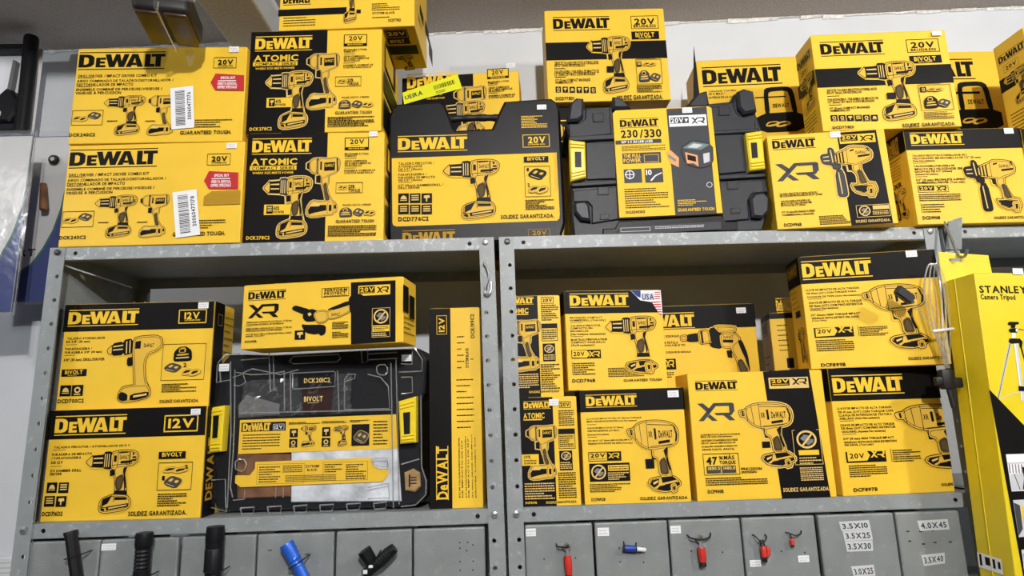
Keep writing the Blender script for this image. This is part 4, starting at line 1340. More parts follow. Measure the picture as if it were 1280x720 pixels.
        if kind in ('nobat', 'target', 'ring'):
            ink = {'nobat': 'y', 'target': 'W', 'ring': 'W'}[kind]; cx, cy = (x0 + x1) / 2, (y0 + y1) / 2
            if kind == 'nobat':
                s.rect('feature_icons', f, x0, y0, x1, y1, 'K')
                s.poly('feature_icons', f, [(x0 + W * a, y1 - H * b) for a, b in ((.2,.45),(.4,.25),(.62,.3),(.6,.45),(.35,.58))], 'g', 1); s.poly('feature_icons', f, [(x0 + W * a, y1 - H * b) for a, b in ((.42,.68),(.6,.48),(.82,.5),(.8,.66),(.55,.8))], 'g', 1)
                d = W * .06; s.poly('feature_icons', f, [(x0 + W * .2, y0 + H * .16), (x0 + W * .2 + d, y0 + H * .16 - d), (x1 - W * .16, y1 - H * .2), (x1 - W * .16 - d, y1 - H * .2 + d)], ink, 2)
            s.ring('feature_icons', f, cx, cy, W * .47, H * .47, W * .09, ink, 22, 2)
            if kind == 'target': s.rect('feature_icons', f, cx - W * .04, y0, cx + W * .04, y1, ink, 3); s.rect('feature_icons', f, x0, cy - H * .04, x1, cy + H * .04, ink, 3)
            return
        sm = lambda c, p: chaikin(mp(p)) if c in ('b', 'r', 'd2') and min(W, H) > 15 else mp(p)
        polys = TOOLS[kind]; t = max(.5, min(W, H) * .013)
        big = min(W, H) > 28
        body = 'T'; out = 'K'
        if sch in ('y', 'y2'):
            for c, p in polys:
                if c[:2] in ('b', 'd2') or c in 'bd': s.poly(part, f, expand(sm(c, p), t * 2.6), 'y', 0)
        elif big and kind in ('drill', 'drillb', 'wrench', 'hammer', 'screwgun', 'slim'):
            for c, p in polys:
                if c in ('b', 'd2', 'd'): s.poly(part, f, expand(sm(c, p), t * 2.2), 'Y', 0)
        for c, p in polys:
            if c in ('b', 'd', 'd2', 'r'): s.poly(part, f, expand(sm(c, p), t if c != 'd' else 0), 'K', 1)
        lay = 2
        for c, p in polys:
            q = sm(c, p)
            if c in ('txt', 'txty', 'txx'):
                if big: s.text(part, f, q[0][0], q[1][1], q[1][0], q[0][1], 'XR' if c == 'txx' else 'DeWALT', 'Y' if c == 'txty' else 'K', lay=lay + 1)
                continue
            ink = {'b': body, 'd': 'K', 'd2': 'G' if sch != 'k' or not big else 'K', 'r': 'r', 'l': 'y', 'l2': 'K', 'tt': 't', 'tl': 'l', 'o': 'o'}[c]
            if 0:
                s.poly(part, f, q, ink, lay); lay += .5
                cx = sum(a for a, b in q) / len(q); cy = max(b for a, b in q)
                hl = [(a + (cx - a) * .18, b + (cy - b) * .30 - H * .012) for a, b in q]
                s.poly(part, f, hl, 'Y', lay)
            else: s.poly(part, f, q, ink, lay)
            if c in ('b', 'r') and big:
                cx0, cx1 = min(a for a, b in q), max(a for a, b in q); cy0, cy1 = min(b for a, b in q), max(b for a, b in q)
                if min(cx1 - cx0, cy1 - cy0) > 9 * t:
                    s.poly(part, f, expand(q, -1.6 * t), 'K', lay + .15); s.poly(part, f, expand(q, -2.3 * t), ink, lay + .3)
            lay += .5
    def run(s, f, data):
        for line in data.split('\n'):
            q = line.split('|'); k = q[0]
            s.z = int(s.z + 1)
            if k in 'GB':
                pts = [tuple(float(t) for t in p.split(',')) for p in q[2].split()]
                if k == 'G':
                    if q[1] == 'N': s.neon = pts
                    else: s.poly('printed_panel', f, pts, q[1])
                else: s.bar = getattr(s, 'bar', []) + [(pts, q[3])]
                s.z += 1; continue
            if k == 'Q' or k == 'OFF 12': continue
            x0, y0, x1, y1 = (float(t) for t in q[2].split(','))
            tp = 'printed_text' if min(x1 - x0, y1 - y0) >= 7 else 'fine_print'
            if k == 'R': s.rect('printed_panel', f, x0, y0, x1, y1, q[1])
            elif k == 'O': s.frame('printed_frame', f, x0, y0, x1, y1, float(q[3]), q[1])
            elif k == 'L': s.logo(f, x0, y0, x1, y1, q[1], int(q[3]) if len(q) > 3 else 1)
            elif k == 'T': s.text(tp, f, x0, y0, x1, y1, q[3], q[1])
            elif k == 'V': s.text(tp, f, x0, y0, x1, y1, q[3], q[1], True)
            elif k == 'M': s.greek(f, x0, y0, x1, y1, int(q[3]), q[1])
            elif k == 'P': s.picture(f, q[3], q[1], x0, y0, x1, y1); s.z += 10
            elif k == 'S': s.stick = getattr(s, 'stick', []) + [(x0, y0, x1, y1)]
            s.z += 1
    def finish(s, root):
        for (n, k), b in s.p.items():
            o = b.build(n, root)
            if n == 'fine_print': o['kind'] = 'stuff'
        for x0, y0, x1, y1 in getattr(s, 'stick', []): sticker((x0 * .001, y0 * .001, x1 * .001, y1 * .001), -s.off - s.z * 2e-5, root)
        for pts, num in getattr(s, 'bar', []): barcode(pts, num, -s.off - s.z * 2e-5, root)
def sticker(r, y, root):
    x0, z0, x1, z1 = r; b = MB(); b.box(x0, y - .0005, z0, x1, y + .0001, z1, INK['W']); h = z1 - z0; wd = x1 - x0
    for i in range(2):
        x = x0 + wd * .12
        while x < x1 - wd * .2:
            e = x + wd * rng.uniform(.08, .2); zz = z0 + h * (.2 + .36 * i); b.poly([(x, y - .00055, zz), (e, y - .00055, zz), (e, y - .00055, zz + h * .18), (x, y - .00055, zz + h * .18)], INK['l']); x = e + wd * .05
    return b.build('price_sticker', root)
def quadmap(pts):
    tl, tr, br, bl = pts
    return lambda u, v: tuple((1 - v) * ((1 - u) * bl[i] + u * br[i]) + v * ((1 - u) * tl[i] + u * tr[i]) for i in (0, 1))
def barcode(pts, num, y, root, ink='W', name='barcode_label'):
    q = quadmap(pts); b = MB(); P = lambda u, v, o: (q(u, v)[0] * .001, y - o, q(u, v)[1] * .001)
    b.mesh([P(0,0,.0006), P(1,0,.0006), P(1,1,.0006), P(0,1,.0006), P(0,0,0), P(1,0,0), P(1,1,0), P(0,1,0)], [(0,1,2,3),(0,4,5,1),(1,5,6,2),(2,6,7,3),(3,7,4,0)], INK[ink])
    v = .08
    while v < .92:
        e = v + rng.uniform(.006, .022); b.poly([P(.2, v, .0007), P(.62, v, .0007), P(.62, e, .0007), P(.2, e, .0007)], INK['K']); v = e + rng.uniform(.008, .02)
    L, W = layout(num)
    for x, vs, fs in L: b.mesh([P(.88 - py * .16 / CAP, .2 + (x + px) / W * .66, .0007) for px, py in vs], fs, INK['G'])
    return b.build(name, root)

chars = set()
for d in ART.values():
    for t in d.values():
        for line in t.split('\n'):
            if line[:2] in ('T|', 'V|'): chars |= set(line.split('|')[3])
            if line[:2] == 'B|': chars |= set(line.split('|')[3])
make_glyphs(sorted((chars | set('DeWALTXRUEIRA0123456789.XFSTANLEY')) - {' '}))

# ---------------------------------------------------------------- room
WALL_A = math.atan(-.048)
def wall_y(x): return .468 - .048 * x
CZ = 1.30
b = MB(); b.box(-4, 0, -1.45, 5, .12, 2.0, M['wall']); o = structure(b.build('wall_back')); o.location = (0, .468, 0); o.rotation_euler = (0, 0, WALL_A)
b = MB(); b.box(-4, -4, CZ, 5, 1, CZ + .1, M['ceiling']); structure(b.build('ceiling'))
b = MB(); b.box(-4, -4, -1.55, 5, 1, -1.45, M['floor']); structure(b.build('floor'))
b = MB(); b.bbox(.198, -1.6, 1.2, .334, .47, CZ + .03, M['beam'], .004); b.poly([(.3345, -1.6, 1.203), (.3345, .45, 1.203), (.3345, .45, CZ), (.3345, -1.6, CZ)], M['wall'])
o = structure(b.build('trim_1'))
b = MB(); x = -1.5; r2 = random.Random(2)
while x < 3:
    e = x + r2.uniform(.02, .09); h = r2.uniform(.003, .012); y0, y1 = wall_y(x), wall_y(e)
    b.mesh([(x, y0 - .002, CZ - h), (e, y1 - .002, CZ - h * r2.uniform(.4, 1.2)), (e, y1 - r2.uniform(.004, .010), CZ - .001), (x, y0 - r2.uniform(.004, .01), CZ - .001)], [(0, 1, 2, 3)], M['flake']); x = e
structure(b.build('trim_2'))

# ---------------------------------------------------------------- shelving
def strip(b, length, width, holes, r, m, P):
    # flat strip along s with round holes at (s, t); P(s, t, depth) gives a point
    hs = sorted(holes); s0 = 0; a = r * 1.6
    def face(pts): b.mesh([P(*p, 0) for p in pts], [tuple(range(len(pts)))], m)
    for s, t in hs:
        face([(s0, 0), (s - a, 0), (s - a, width), (s0, width)])
        face([(s - a, 0), (s + a, 0), (s + a, t - a), (s - a, t - a)]); face([(s - a, t + a), (s + a, t + a), (s + a, width), (s - a, width)])
        sq = [(s + a, t), (s + a, t + a), (s, t + a), (s - a, t + a), (s - a, t), (s - a, t - a), (s, t - a), (s + a, t - a)]
        oc = [(s + r * math.cos(math.pi * k / 4), t + r * math.sin(math.pi * k / 4)) for k in range(8)]
        for k in range(8):
            b.mesh([P(*sq[k], 0), P(*sq[(k + 1) % 8], 0), P(*oc[(k + 1) % 8], 0), P(*oc[k], 0)], [(0, 1, 2, 3)], m)
            b.mesh([P(*oc[k], 0), P(*oc[(k + 1) % 8], 0), P(*oc[(k + 1) % 8], .002), P(*oc[k], .002)], [(0, 1, 2, 3)], m)
        s0 = s + a
    face([(s0, 0), (length, 0), (length, width), (s0, width)])
ZT, DEP = .5425, .32
def post(root, xt, xb, side, y, back=False):
    # L-section upright: front leaf .031 wide, side leaf going back; side=-1 outer edge at left
    z0, z1 = -1.45, ZT - .0005; Lh = z1 - z0; wd = .031
    hz = [.481 - .049 * k - z0 for k in range(25)]
    b = MB(); sg = -1 if back else 1
    slope = (xt - xb) / ZT
    def X(s, t): z = max(z0 + s, -.26); return xb + slope * z + (t if side < 0 else wd - t) - (0 if side < 0 else wd)
    off = .021
    strip(b, Lh, wd, [(s, off) for s in hz], .0042, M['steel'], lambda s, t, d: (X(s, t), y + sg * d, z0 + s))
    strip(b, Lh, wd, [(s, .015) for s in hz], .0042, M['steel'], lambda s, t, d: (X(s, 0) + (d if side < 0 else -d), y + sg * t, z0 + s))
    b.mesh([(X(0, wd), y, z0), (X(Lh, wd), y, z1), (X(Lh, wd), y + sg * .002, z1), (X(0, wd), y + sg * .002, z0)], [(0, 1, 2, 3)], M['steel'])
    b.mesh([(X(0, 0), y + sg * .031, z0), (X(Lh, 0), y + sg * .031, z1), (X(Lh, 0) + (.002 if side < 0 else -.002), y + sg * .031, z1), (X(0, 0) + (.002 if side < 0 else -.002), y + sg * .031, z0)], [(0, 1, 2, 3)], M['steel'])
    b.mesh([(X(Lh, 0), y, z1), (X(Lh, wd), y, z1), (X(Lh, wd), y + sg * .002, z1), (X(Lh, 0), y + sg * .002, z1)], [(0, 1, 2, 3)], M['steel'])
    b.build('post', root); return X, z0
def bolt(root, x, z, m, y=-.0045):
    b = MB(); b.tube([(x, y + .004, z), (x, y + .0008, z), (x, y, z)], [.0062, .0062, .004], m, 10)
    b.poly([(x - .004, y - .0002, z - .0006), (x + .004, y - .0002, z - .0006), (x + .004, y - .0002, z + .0006), (x - .004, y - .0002, z + .0006)], M['darkbolt']); b.build('bolt', root, True)
def tray(root, x0, x1, z, mlip, holes):
    b = MB(); y0, y1 = .0025, DEP
    b.box(x0, y0, z - .002, x1, y1, z, M['steel'])
    strip(b, x1 - x0, .026, [(h - x0, .013) for h in holes], .0045, mlip, lambda s, t, d: (x0 + s, y0 - .0006 + d, z - .026 + t))
    b.box(x0, y1 - .002, z - .026, x1, y1, z, M['steel']); b.box(x0, y0, z - .026, x0 + .002, y1, z, M['steel']); b.box(x1 - .002, y0, z - .026, x1, y1, z, M['steel'])
    b.box(x0, y0, z - .027, x1, y0 + .014, z - .026, M['steel'])
    b.build('shelf_board', root)
def unit(label, x0t, x0b, x1t, x1b, loose=False):
    r = thing('steel_shelf_unit', label, 'shelf unit', ((x0b + x1b) / 2, .15, -1.45), group='grey steel shelf units along the wall')
    off = Vector(r.location)
    n0 = len(bpy.data.objects)
    made = set(bpy.data.objects)
    X0, z0 = post(r, x0t, x0b, -1, 0); X1, z0 = post(r, x1t, x1b, 1, 0)
    post(r, x0t, x0b, -1, DEP + .002, True); post(r, x1t, x1b, 1, DEP + .002, True)
    for z, m in ((ZT, M['lip']), (0, M['steel']), (-.215, M['steel']), (-.75, M['steel'])):
        xa, xb = X0(z - z0, 0) + .002, X1(z - z0, 0) - .002
        tray(r, xa, xb, z, m, [xa + .049, xb - .049])
        bolt(r, X0(z - z0, .017), z - .011, M['darkbolt'] if z > .3 else M['zinc']); bolt(r, X1(z - z0, .018), z - .011, M['zinc'])
    for o in set(bpy.data.objects) - made:
        o.location = -off
    return r
u1 = unit('grey steel shelf unit on the left, with the clear tool case in its open bay', .002, -.002, .9165, .9230)
u2 = unit('grey steel shelf unit in the middle, beside the yellow tripod box', .9272, .9292, 1.860, 1.858)
u3 = unit('grey steel shelf unit at the far right, behind the hanging tripod box', 1.868, 1.868, 2.79, 2.79)
b = MB(); b.box(.0045, .033, -1.40, .0065, DEP - .03, ZT - .03, M['steel']); o = b.build('side_panel', u1); o.location = -Vector(u1.location)
# bent tin strip over the third unit's post
b = MB(); b.mesh([(1.867, -.004, .49), (1.901, -.004, .49), (1.902, -.019, .556), (1.872, -.019, .5475), (1.867, -.001, .49), (1.901, -.001, .49), (1.902, -.0165, .556), (1.872, -.0165, .5475)], [(0,1,2,3),(7,6,5,4),(0,4,5,1),(1,5,6,2),(2,6,7,3),(3,7,4,0)], M['steel'])
o = b.build('post_cover', u3); o.location = -Vector(u3.location)

# ---------------------------------------------------------------- drawers under the shelves
DR = [(.017,.157),(.158,.304),(.309,.450),(.452,.598),(.601,.746),(.748,.886),(.961,1.093),(1.096,1.238),(1.240,1.380),(1.382,1.526),(1.532,1.682),(1.685,1.812)]
DL = ['with a dark octagonal torch tied on', 'with a ribbed black torch tied on and one price tag', 'with a smooth collared black torch tied on', 'with the blue torch tied on', 'with a black swivel lamp tied on', 'with bare tie holes only, left of the twin posts',
      'with one long red ring terminal, right of the twin posts', 'with the blue sleeve connector', 'with a short red ring terminal on a black tie', 'with two red connectors and two price tags', 'with four handwritten size tags', 'with two handwritten size tags beside the tripod box']
drawers = []
for i, ((a, c_), l) in enumerate(zip(DR, DL)):
    r = thing('storage_drawer', 'grey metal drawer front ' + l, 'drawer', ((a + c_) / 2, 0, -.19), group='grey drawers under the shelf boards')
    hw = (c_ - a) / 2 - .0006; b = MB(); b.bbox(-hw, .004, -.012, hw, .018, .157, M['drawer'], .003, 2); b.box(-hw + .003, .018, -.012, -hw + .005, .25, .14, M['drawer']); b.box(hw - .005, .018, -.012, hw - .003, .25, .14, M['drawer']); b.box(-hw + .003, .018, -.024, hw - .003, .25, -.012, M['drawer'])
    b.build('drawer_box', r); drawers.append(r)
    b = MB(); rr = random.Random(i)
    pts = {5: [(.02,.13),(.035,.13),(.045,.125),(.02,.12),(.033,.115),(.02,.096),(.045,.096),(.02,.08),(.044,.08)], 11: [(-.045,.122),(-.042,.122),(-.02,.121),(-.017,.121),(.005,.122),(.008,.123),(.03,.124),(.033,.124),(-.044,.104),(-.041,.104),(-.018,.098),(-.015,.098),(.005,.1),(.008,.1),(.035,.1),(.038,.1)],
           3: [(-.05,.128),(-.046,.128),(.02,.118),(.024,.118),(-.05,.08),(-.046,.08)], 6: [(-.03,.095),(.03,.095)], 7: [(-.025,.11),(.02,.11),(-.025,.085),(.02,.083)], 8: [(-.03,.1),(.03,.096)], 9: [(-.03,.094),(.0,.094),(.045,.09)], 0: [(-.01,.08),(.04,.08)], 2: [(.05,.08)]}.get(i, [])
    for x, z in pts: b.tube([(x, .0045, z), (x, .0036, z)], .0016, M['rubber'], 6)
    if pts: b.build('tie_holes', r)
def dstick(i, x0, z0, x1, z1): 
    r = drawers[i]; o = sticker((x0 - r.location.x, z0 + .19, x1 - r.location.x, z1 + .19), .0040, r); return o
dstick(1, .160, -.052, .187, -.040); dstick(6, .964, -.053, .983, -.039); dstick(7, 1.102, -.057, 1.124, -.042); dstick(8, 1.243, -.057, 1.263, -.043); dstick(9, 1.391, -.122, 1.412, -.110); dstick(9, 1.485, -.117, 1.506, -.105)
def handtag(i, pts, txt):
    r = drawers[i]; pts = [((x - r.location.x) * 1000, (z + .19) * 1000) for x, z in pts]; q = quadmap(pts); b = MB()
    b.mesh([(q(u, v)[0] / 1000, .0032 + d, q(u, v)[1] / 1000) for d in (0, .0009) for u, v in ((0,0),(1,0),(1,1),(0,1))], [(0,1,2,3),(0,4,5,1),(1,5,6,2),(2,6,7,3),(3,7,4,0)], INK['l'])
    L, W = layout(txt)
    for x, vs, fs in L: b.mesh([(lambda t: (t[0] / 1000, .0031, t[1] / 1000))(q(.07 + .86 * (x + px) / W, .22 + .56 * py / CAP)) for px, py in vs], fs, INK['G'])
    b.build('handwritten_tag', r)
handtag(10, [(1.572,-.046),(1.631,-.045),(1.633,-.062),(1.575,-.063)], '3.5X10'); handtag(10, [(1.577,-.0635),(1.633,-.0625),(1.634,-.081),(1.579,-.0815)], '3.5X25'); handtag(10, [(1.579,-.0822),(1.633,-.082),(1.632,-.101),(1.581,-.101)], '3.5X30'); handtag(10, [(1.585,-.128),(1.629,-.126),(1.630,-.146),(1.588,-.147)], '3.0X25')
handtag(11, [(1.726,-.049),(1.786,-.048),(1.787,-.067),(1.729,-.068)], '4.0X45'); handtag(11, [(1.724,-.112),(1.770,-.109),(1.768,-.128),(1.726,-.132)], '3.5X40')

# ---------------------------------------------------------------- tool cartons
def carton_body(w, h, d, seed=0, m=None):
    m = m or M['carton']; rr = random.Random(seed)
    bm = bmesh.new(); bmesh.ops.create_cube(bm, size=1)
    for v in bm.verts: v.co = (w / 2 + v.co.x * w, d / 2 + v.co.y * d, h / 2 + v.co.z * h)
    bmesh.ops.bevel(bm, geom=bm.edges[:], offset=.0016, segments=2, affect='EDGES', profile=.5)
    b = MB(); b.frombm(bm, m)
    # tuck flaps: seam lips on the top and the right side
    b.box(.004, .0005, h - .0002, w - .004, .002, h + .0006, m); b.box(.004, d - .002, h - .0002, w - .004, d - .0005, h + .0006, m)
    return b
G1 = 'boxed power tools on top of the shelves'; G2 = 'boxed power tools inside the shelf bays'
INFO = {
'A1': ('lower of the two all-yellow combo kit cartons at the far left of the shelf top', G1),
'A2': ('upper yellow combo kit carton at the far left, under the hanging battery pack', G1),
'B1': ('half black half yellow two-tool carton sitting on the shelf top, lower of the pair', G1),
'B2': ('half black half yellow two-tool carton stacked second, under the topmost striped carton', G1),
'C': ('topmost yellow carton with a black stripe, cut by the top of the picture', G1),
'D': ('black and yellow two-tool carton with the neon tag, behind the black drill case', G1),
'G': ('yellow drill carton with black stripe against the wall, above the charcoal laser case', G1),
'H': ('yellow bag kit carton at the back, between the laser case and the striped drill carton', G1),
'L': ('yellow bag kit carton at the back right, half hidden by the striped drill carton', G1),
'I': ('yellow drill carton with black stripe stacked across the two hammer drill cartons', G1),
'J': ('tall yellow carton with slanted black side panel and side-handle drill, below the striped carton', G1),
'K': ('yellow carton with black top band and side-handle drill, rightmost whole carton on the shelf top', G1),
'M': ('yellow striped carton at the right picture edge showing only its printed side', G1),
'N': ('black-banded yellow carton cut by the right picture edge, next to the side-handle drill carton', G1),
'O1': ('lower black-topped 12V carton at the bottom of the left bay', G2),
'O2': ('upper black-topped 12V carton in the left bay, resting on the other 12V carton', G2),
'P': ('low wide angle grinder carton lying on the clear tool case', G2),
'R': ('tall narrow carton stood on end, black left half and yellow right half with sideways lettering', G2),
'S1': ('lower narrow black and yellow impact driver carton beside the twin posts', G2),
'S2': ('upper narrow black and yellow impact driver carton, partly behind the post', G2),
'T1': ('yellow impact wrench carton with black top band, below the flag corner carton', G2),
'T2': ('yellow hammer drill carton with the flag and USA corner print', G2),
'U': ('yellow screwgun carton at the back of the middle bay, behind the flag corner carton', G2),
'V': ('small dark carton at the back of the middle bay, squeezed beside the upper wrench carton', G2),
'W': ('upper impact wrench carton at right of the middle bay, with a black plug before it', G2),
'X': ('yellow wrench carton with slanted black right panel and 47% more torque print', G2),
'Y': ('lower impact wrench carton at the right of the middle bay, touching the tripod box', G2),
}
for a_, c_ in (('M', 'I'), ('N', 'K')):      # same products, same fronts
    ART[a_]['F'] = '\n'.join(l for l in ART[c_]['F'].split('\n') if not l.startswith('S|'))
roots = {}
for i, (n, (lab, grp)) in enumerate(INFO.items()):
    x, y, a, w_, h, z, d = POSE[n]
    r = thing('power_tool_carton', lab, 'box', (x, y, z), (0, 0, rad(a)), grp); roots[n] = r
    carton_body(w_, h, d, i).build('carton_body', r)
    A_ = Art(w_, h, d)
    for f, t in ART.get(n, {}).items(): A_.run(f, t)
    A_.finish(r)
    if n == 'D':
        pts = A_.neon; q = quadmap([pts[0], pts[1], pts[2], pts[3]]); yy = -.0005 - A_.z * 2e-5; b = MB()
        P = lambda u, v, o: (q(u, v)[0] * .001, yy - o - .004 * u * (1 - u), q(u, v)[1] * .001)
        for k in range(8): b.mesh([P(k / 8, 0, .001), P((k + 1) / 8, 0, .001), P((k + 1) / 8, 1, .001), P(k / 8, 1, .001)], [(0, 1, 2, 3)], INK['N'])
        u = .55
        while u < .92: e = u + rng.uniform(.006, .02); b.poly([P(u, .42, .0013), P(e, .42, .0013), P(e, .72, .0013), P(u, .72, .0013)], INK['K']); u = e + .012
        L, W = layout('UEIRA')
        for x_, vs, fs in L: b.mesh([P(.03 + .31 * (x_ + px) / W, .34 + .34 * py / CAP, .0013) for px, py in vs], fs, INK['G'])
        for v in (.12, .22): b.poly([P(.56, v, .0013), P(.72, v, .0013), P(.72, v + .04, .0013), P(.56, v + .04, .0013)], INK['G'])
        b.build('shipping_tag', r)
# cartons that carry the back row
def support(name_lab, x, y, z, w_, d, h, grp, extra=None):
    r = thing('power_tool_carton', name_lab, 'box', (x, y, z), (0, 0, 0), grp); carton_body(w_, h, d).build('carton_body', r)
    if extra: extra(r)
def black_w(r):
    A_ = Art(.2, .3845, .1); A_.rect('printed_panel', 'F', 0, 250, 200, 384, 'K'); A_.z = 3; A_.logo('F', 6, 292, 150, 350, 'Y', 1); A_.finish(r)
support('plain yellow carton hidden under the neon-tagged two-tool carton', .70, .225, .5425, .28, .1, .2430, G1)
support('black-banded yellow carton peeping between the drill case and the laser case', 1.062, .185, .5425, .2, .1, .3845, G1, black_w)
support('plain yellow carton hidden under the left bag kit carton', 1.52, .225, .5425, .2, .1, .2410, G1)
support('plain yellow carton hidden under the half hidden bag kit carton', 2.0, .215, .5425, .24, .1, .2410, G1)
support('plain yellow carton hidden under the screwgun carton at the back', 1.24, .18, 0, .25, .09, .1965, G2)
support('plain yellow carton hidden under the small dark back carton', 1.60, .16, 0, .18, .09, .1515, G2)
# open flap standing on the left bag kit carton
b = MB(); b.mesh([(-.012, 0, .17), (.004, 0, .17), (.001, 0, .312), (-.012, .003, .17), (.004, .003, .17), (.001, .003, .312)], [(0,1,2),(5,4,3),(0,3,4,1),(1,4,5,2),(2,5,3,0)], M['black'])
o = b.build('raised_flap', roots['H']); o.location = (-.004, -.004, 0)
o['label'] = 'black raised corner flap'

# ---------------------------------------------------------------- black drill case
def outl(n, k): return [tuple(float(t) * .001 for t in p.split(',')) for p in OUTLINE[n][k].split()]
x, y, a, w_, h, z, d = POSE['E']
r = thing('drill_carry_case', 'black carry case with cut-out handle and big yellow drill label', 'tool case', (x, y, z), (0, 0, rad(a)))
pts = [(px, max(pz, .0)) for px, pz in outl('E', 'body')]
b = MB(); b.prism(pts, 0, .10, M['black'], .006); b.build('case_shell', r)
hb = outl('E', 'bar'); zc = sum(p[1] for p in hb) / len(hb); xs = [p[0] for p in hb]
b = MB(); N = 24; b.tube([(min(xs) - .004 + (max(xs) - min(xs) + .008) * k / N, .045, zc + .002 * math.sin(k * .13)) for k in range(N + 1)], [.0075 + (.0012 if k % 6 in (2, 3, 4) else 0) for k in range(N + 1)], M['rubber'], 12); b.build('handle', r, True)
A_ = Art(w_, h, d)
for f, t in ART['E'].items(): A_.run(f, t)
A_.finish(r)

# ---------------------------------------------------------------- charcoal laser case
x, y, a, w_, h, z, d = POSE['F']
r = thing('laser_tool_case', 'charcoal stacking tool case with yellow side latches and a laser level sleeve', 'tool case', (x, y, z), (0, 0, rad(a)))
pts = [(px, max(pz, 0)) for px, pz in outl('F', 'body')]
b = MB(); b.prism(pts, .008, .14, M['case'], .004); b.build('case_shell', r)
for k in ('p1', 'p2', 'p3', 'p4', 'p5', 'p6', 'p7', 'p8', 'p9', 'p10'):
    b = MB(); b.prism(outl('F', k), -.0005 if k in ('p3', 'p4', 'p8', 'p9') else .003, .02, M['case'], .002); b.build('raised_panel', r)
for k in ('b1', 'b2', 'b3', 'b4', 'b5', 'b6'):
    b = MB(); b.prism(outl('F', k), -.008, .03, M['caseb'], .005); b.build('corner_boss', r)
for k in ('r1', 'r2', 'r3', 'r4', 'r5', 'r6'):
    q = outl('F', k); q2 = expand(expand(q, -.0), -.0022); b = MB(); yy = .0012
    b.prism(q, yy, .01, M['caseb'], .0012); b.prism(q2, yy - .0004, .01, M['rubber'], .0003); b.build('recess_button', r)
for k, hk in (('l1', 'h1'), ('l2', 'h2')):
    q = outl('F', k); b = MB(); b.prism(q, -.010, .02, M['latch'], .003); m4 = quadmap([q[0], q[1], q[2], q[3]])
    lt = b.build('latch', r)
    for v in (.08, .16, .80, .88):
        b = MB(); b.prism([m4(.08, v), m4(.92, v), m4(.92, v + .035), m4(.08, v + .035)], -.013, -.0095, M['latch'], .001); b.build('latch_rib', lt)
    b = MB(); b.prism(outl('F', hk), -.0106, -.009, M['black']); b.build('latch_slot', lt)
q = outl('F', 'bar'); b = MB(); b.prism(q, .03, .06, M['case'], .004); b.build('handle', r)
b = MB(); b.prism([(px, max(pz, .0)) for px, pz in outl('F', 'foot')], .0015, .02, M['black'], .002); b.build('base_strip', r)
A_ = Art(w_, h, d); A_.off = .006
for f, t in ART['F'].items(): A_.run(f, t)
sl = MB(); sl.prism([(px * .001, pz * .001) for px, pz in [tuple(float(t) for t in p.split(',')) for p in ART['F']['F'].split('\n')[1].split('|')[2].split()]], -.0060, .008, INK['Y'], .0005); sl.build('card_sleeve', r)
A_.finish(r)

# ---------------------------------------------------------------- clear tool case
x, y, a, w_, h, z, d = POSE['Q']
r = thing('clear_tool_case', 'transparent plastic tool case with yellow latches and yellow instruction cards', 'tool case', (x, y, z), (0, 0, rad(a)))
Q = lambda k: [(px, min(max(pz, .002), .3155)) for px, pz in outl('Q', k)]
b = MB(); b.prism(Q('body'), .016, .13, M['black'], .004); b.build('case_base', r)
pts = Q('body'); b = MB(); inn = expand(pts, -.005); n_ = len(pts)
b.mesh([(px, .001, pz) for px, pz in inn] + [(px, .006, pz) for px, pz in pts] + [(px, .0158, pz) for px, pz in pts], [tuple(range(n_))] + [(i, i + n_, (i + 1) % n_ + n_, (i + 1) % n_) for i in range(n_)] + [(i + n_, i + 2 * n_, (i + 1) % n_ + 2 * n_, (i + 1) % n_ + n_) for i in range(n_)], M['clear']); b.build('clear_lid', r)
b = MB(); b.prism(Q('manual'), .009, .0158, M['bag'], .002); b.build('bagged_manual', r)
b = MB(); b.prism(Q('brown'), .010, .0158, M['brown'], .002); b.build('tool_tray', r)
b = MB(); b.prism(Q('batt'), .007, .0158, M['cloth'], .003)
q = Q('batt'); cx = sum(p[0] for p in q) / len(q); cz = sum(p[1] for p in q) / len(q)
for dx, dz, ww, hh in ((-.006, .0, .0015, .012), (.002, .006, .006, .001), (.002, .001, .006, .001), (.002, -.005, .006, .001)): b.box(cx + dx - ww, .0062, cz + dz - hh, cx + dx + ww, .0071, cz + dz + hh, M['black'])
b.build('battery_pack', r)
b = MB(); b.prism(Q('greycard'), .012, .0158, M['grip'], .002); b.build('paper_wrap', r)
for k in range(1, 38):
    p = [(px, -.0045 if 60 < px * 1000 < 400 and k < 38 else .0, pz) for px, pz in Q('w%d' % k)]
    b = MB(); b.tube(p, .0013, M['ridge'], 5); b.build('moulded_ridge', r, True)
for k in range(1, 7):
    p = [(px, -.001, pz) for px, pz in Q('g%d' % k)]; b = MB(); b.tube(p + p[:1], .0016, M['ridge'], 5); b.build('hinge_loop', r, True)
for k, hk in (('l1', 'h1'), ('l2', 'h2')):
    q = Q(k); b = MB(); b.prism(q, -.012, .012, M['latch'], .003); lt = b.build('latch', r); m4 = quadmap(q[:4])
    for v in (.08, .16, .80, .88):
        b = MB(); b.prism([m4(.08, v), m4(.92, v), m4(.92, v + .035), m4(.08, v + .035)], -.0145, -.0115, M['latch'], .001); b.build('latch_rib', lt)
    b = MB(); b.prism(Q(hk), -.0126, -.011, M['black']); b.build('latch_slot', lt)
b = MB(); rr = random.Random(5); NX, NZ = 26, 9
V = []
for i in range(NX + 1):
    for j in range(NZ + 1):
        V.append((.050 + .225 * i / NX + rr.uniform(-.002, .002), .0085 + rr.uniform(-.0045, .0045), .188 + (.072 + .01 * i / NX) * j / NZ + rr.uniform(-.002, .002)))
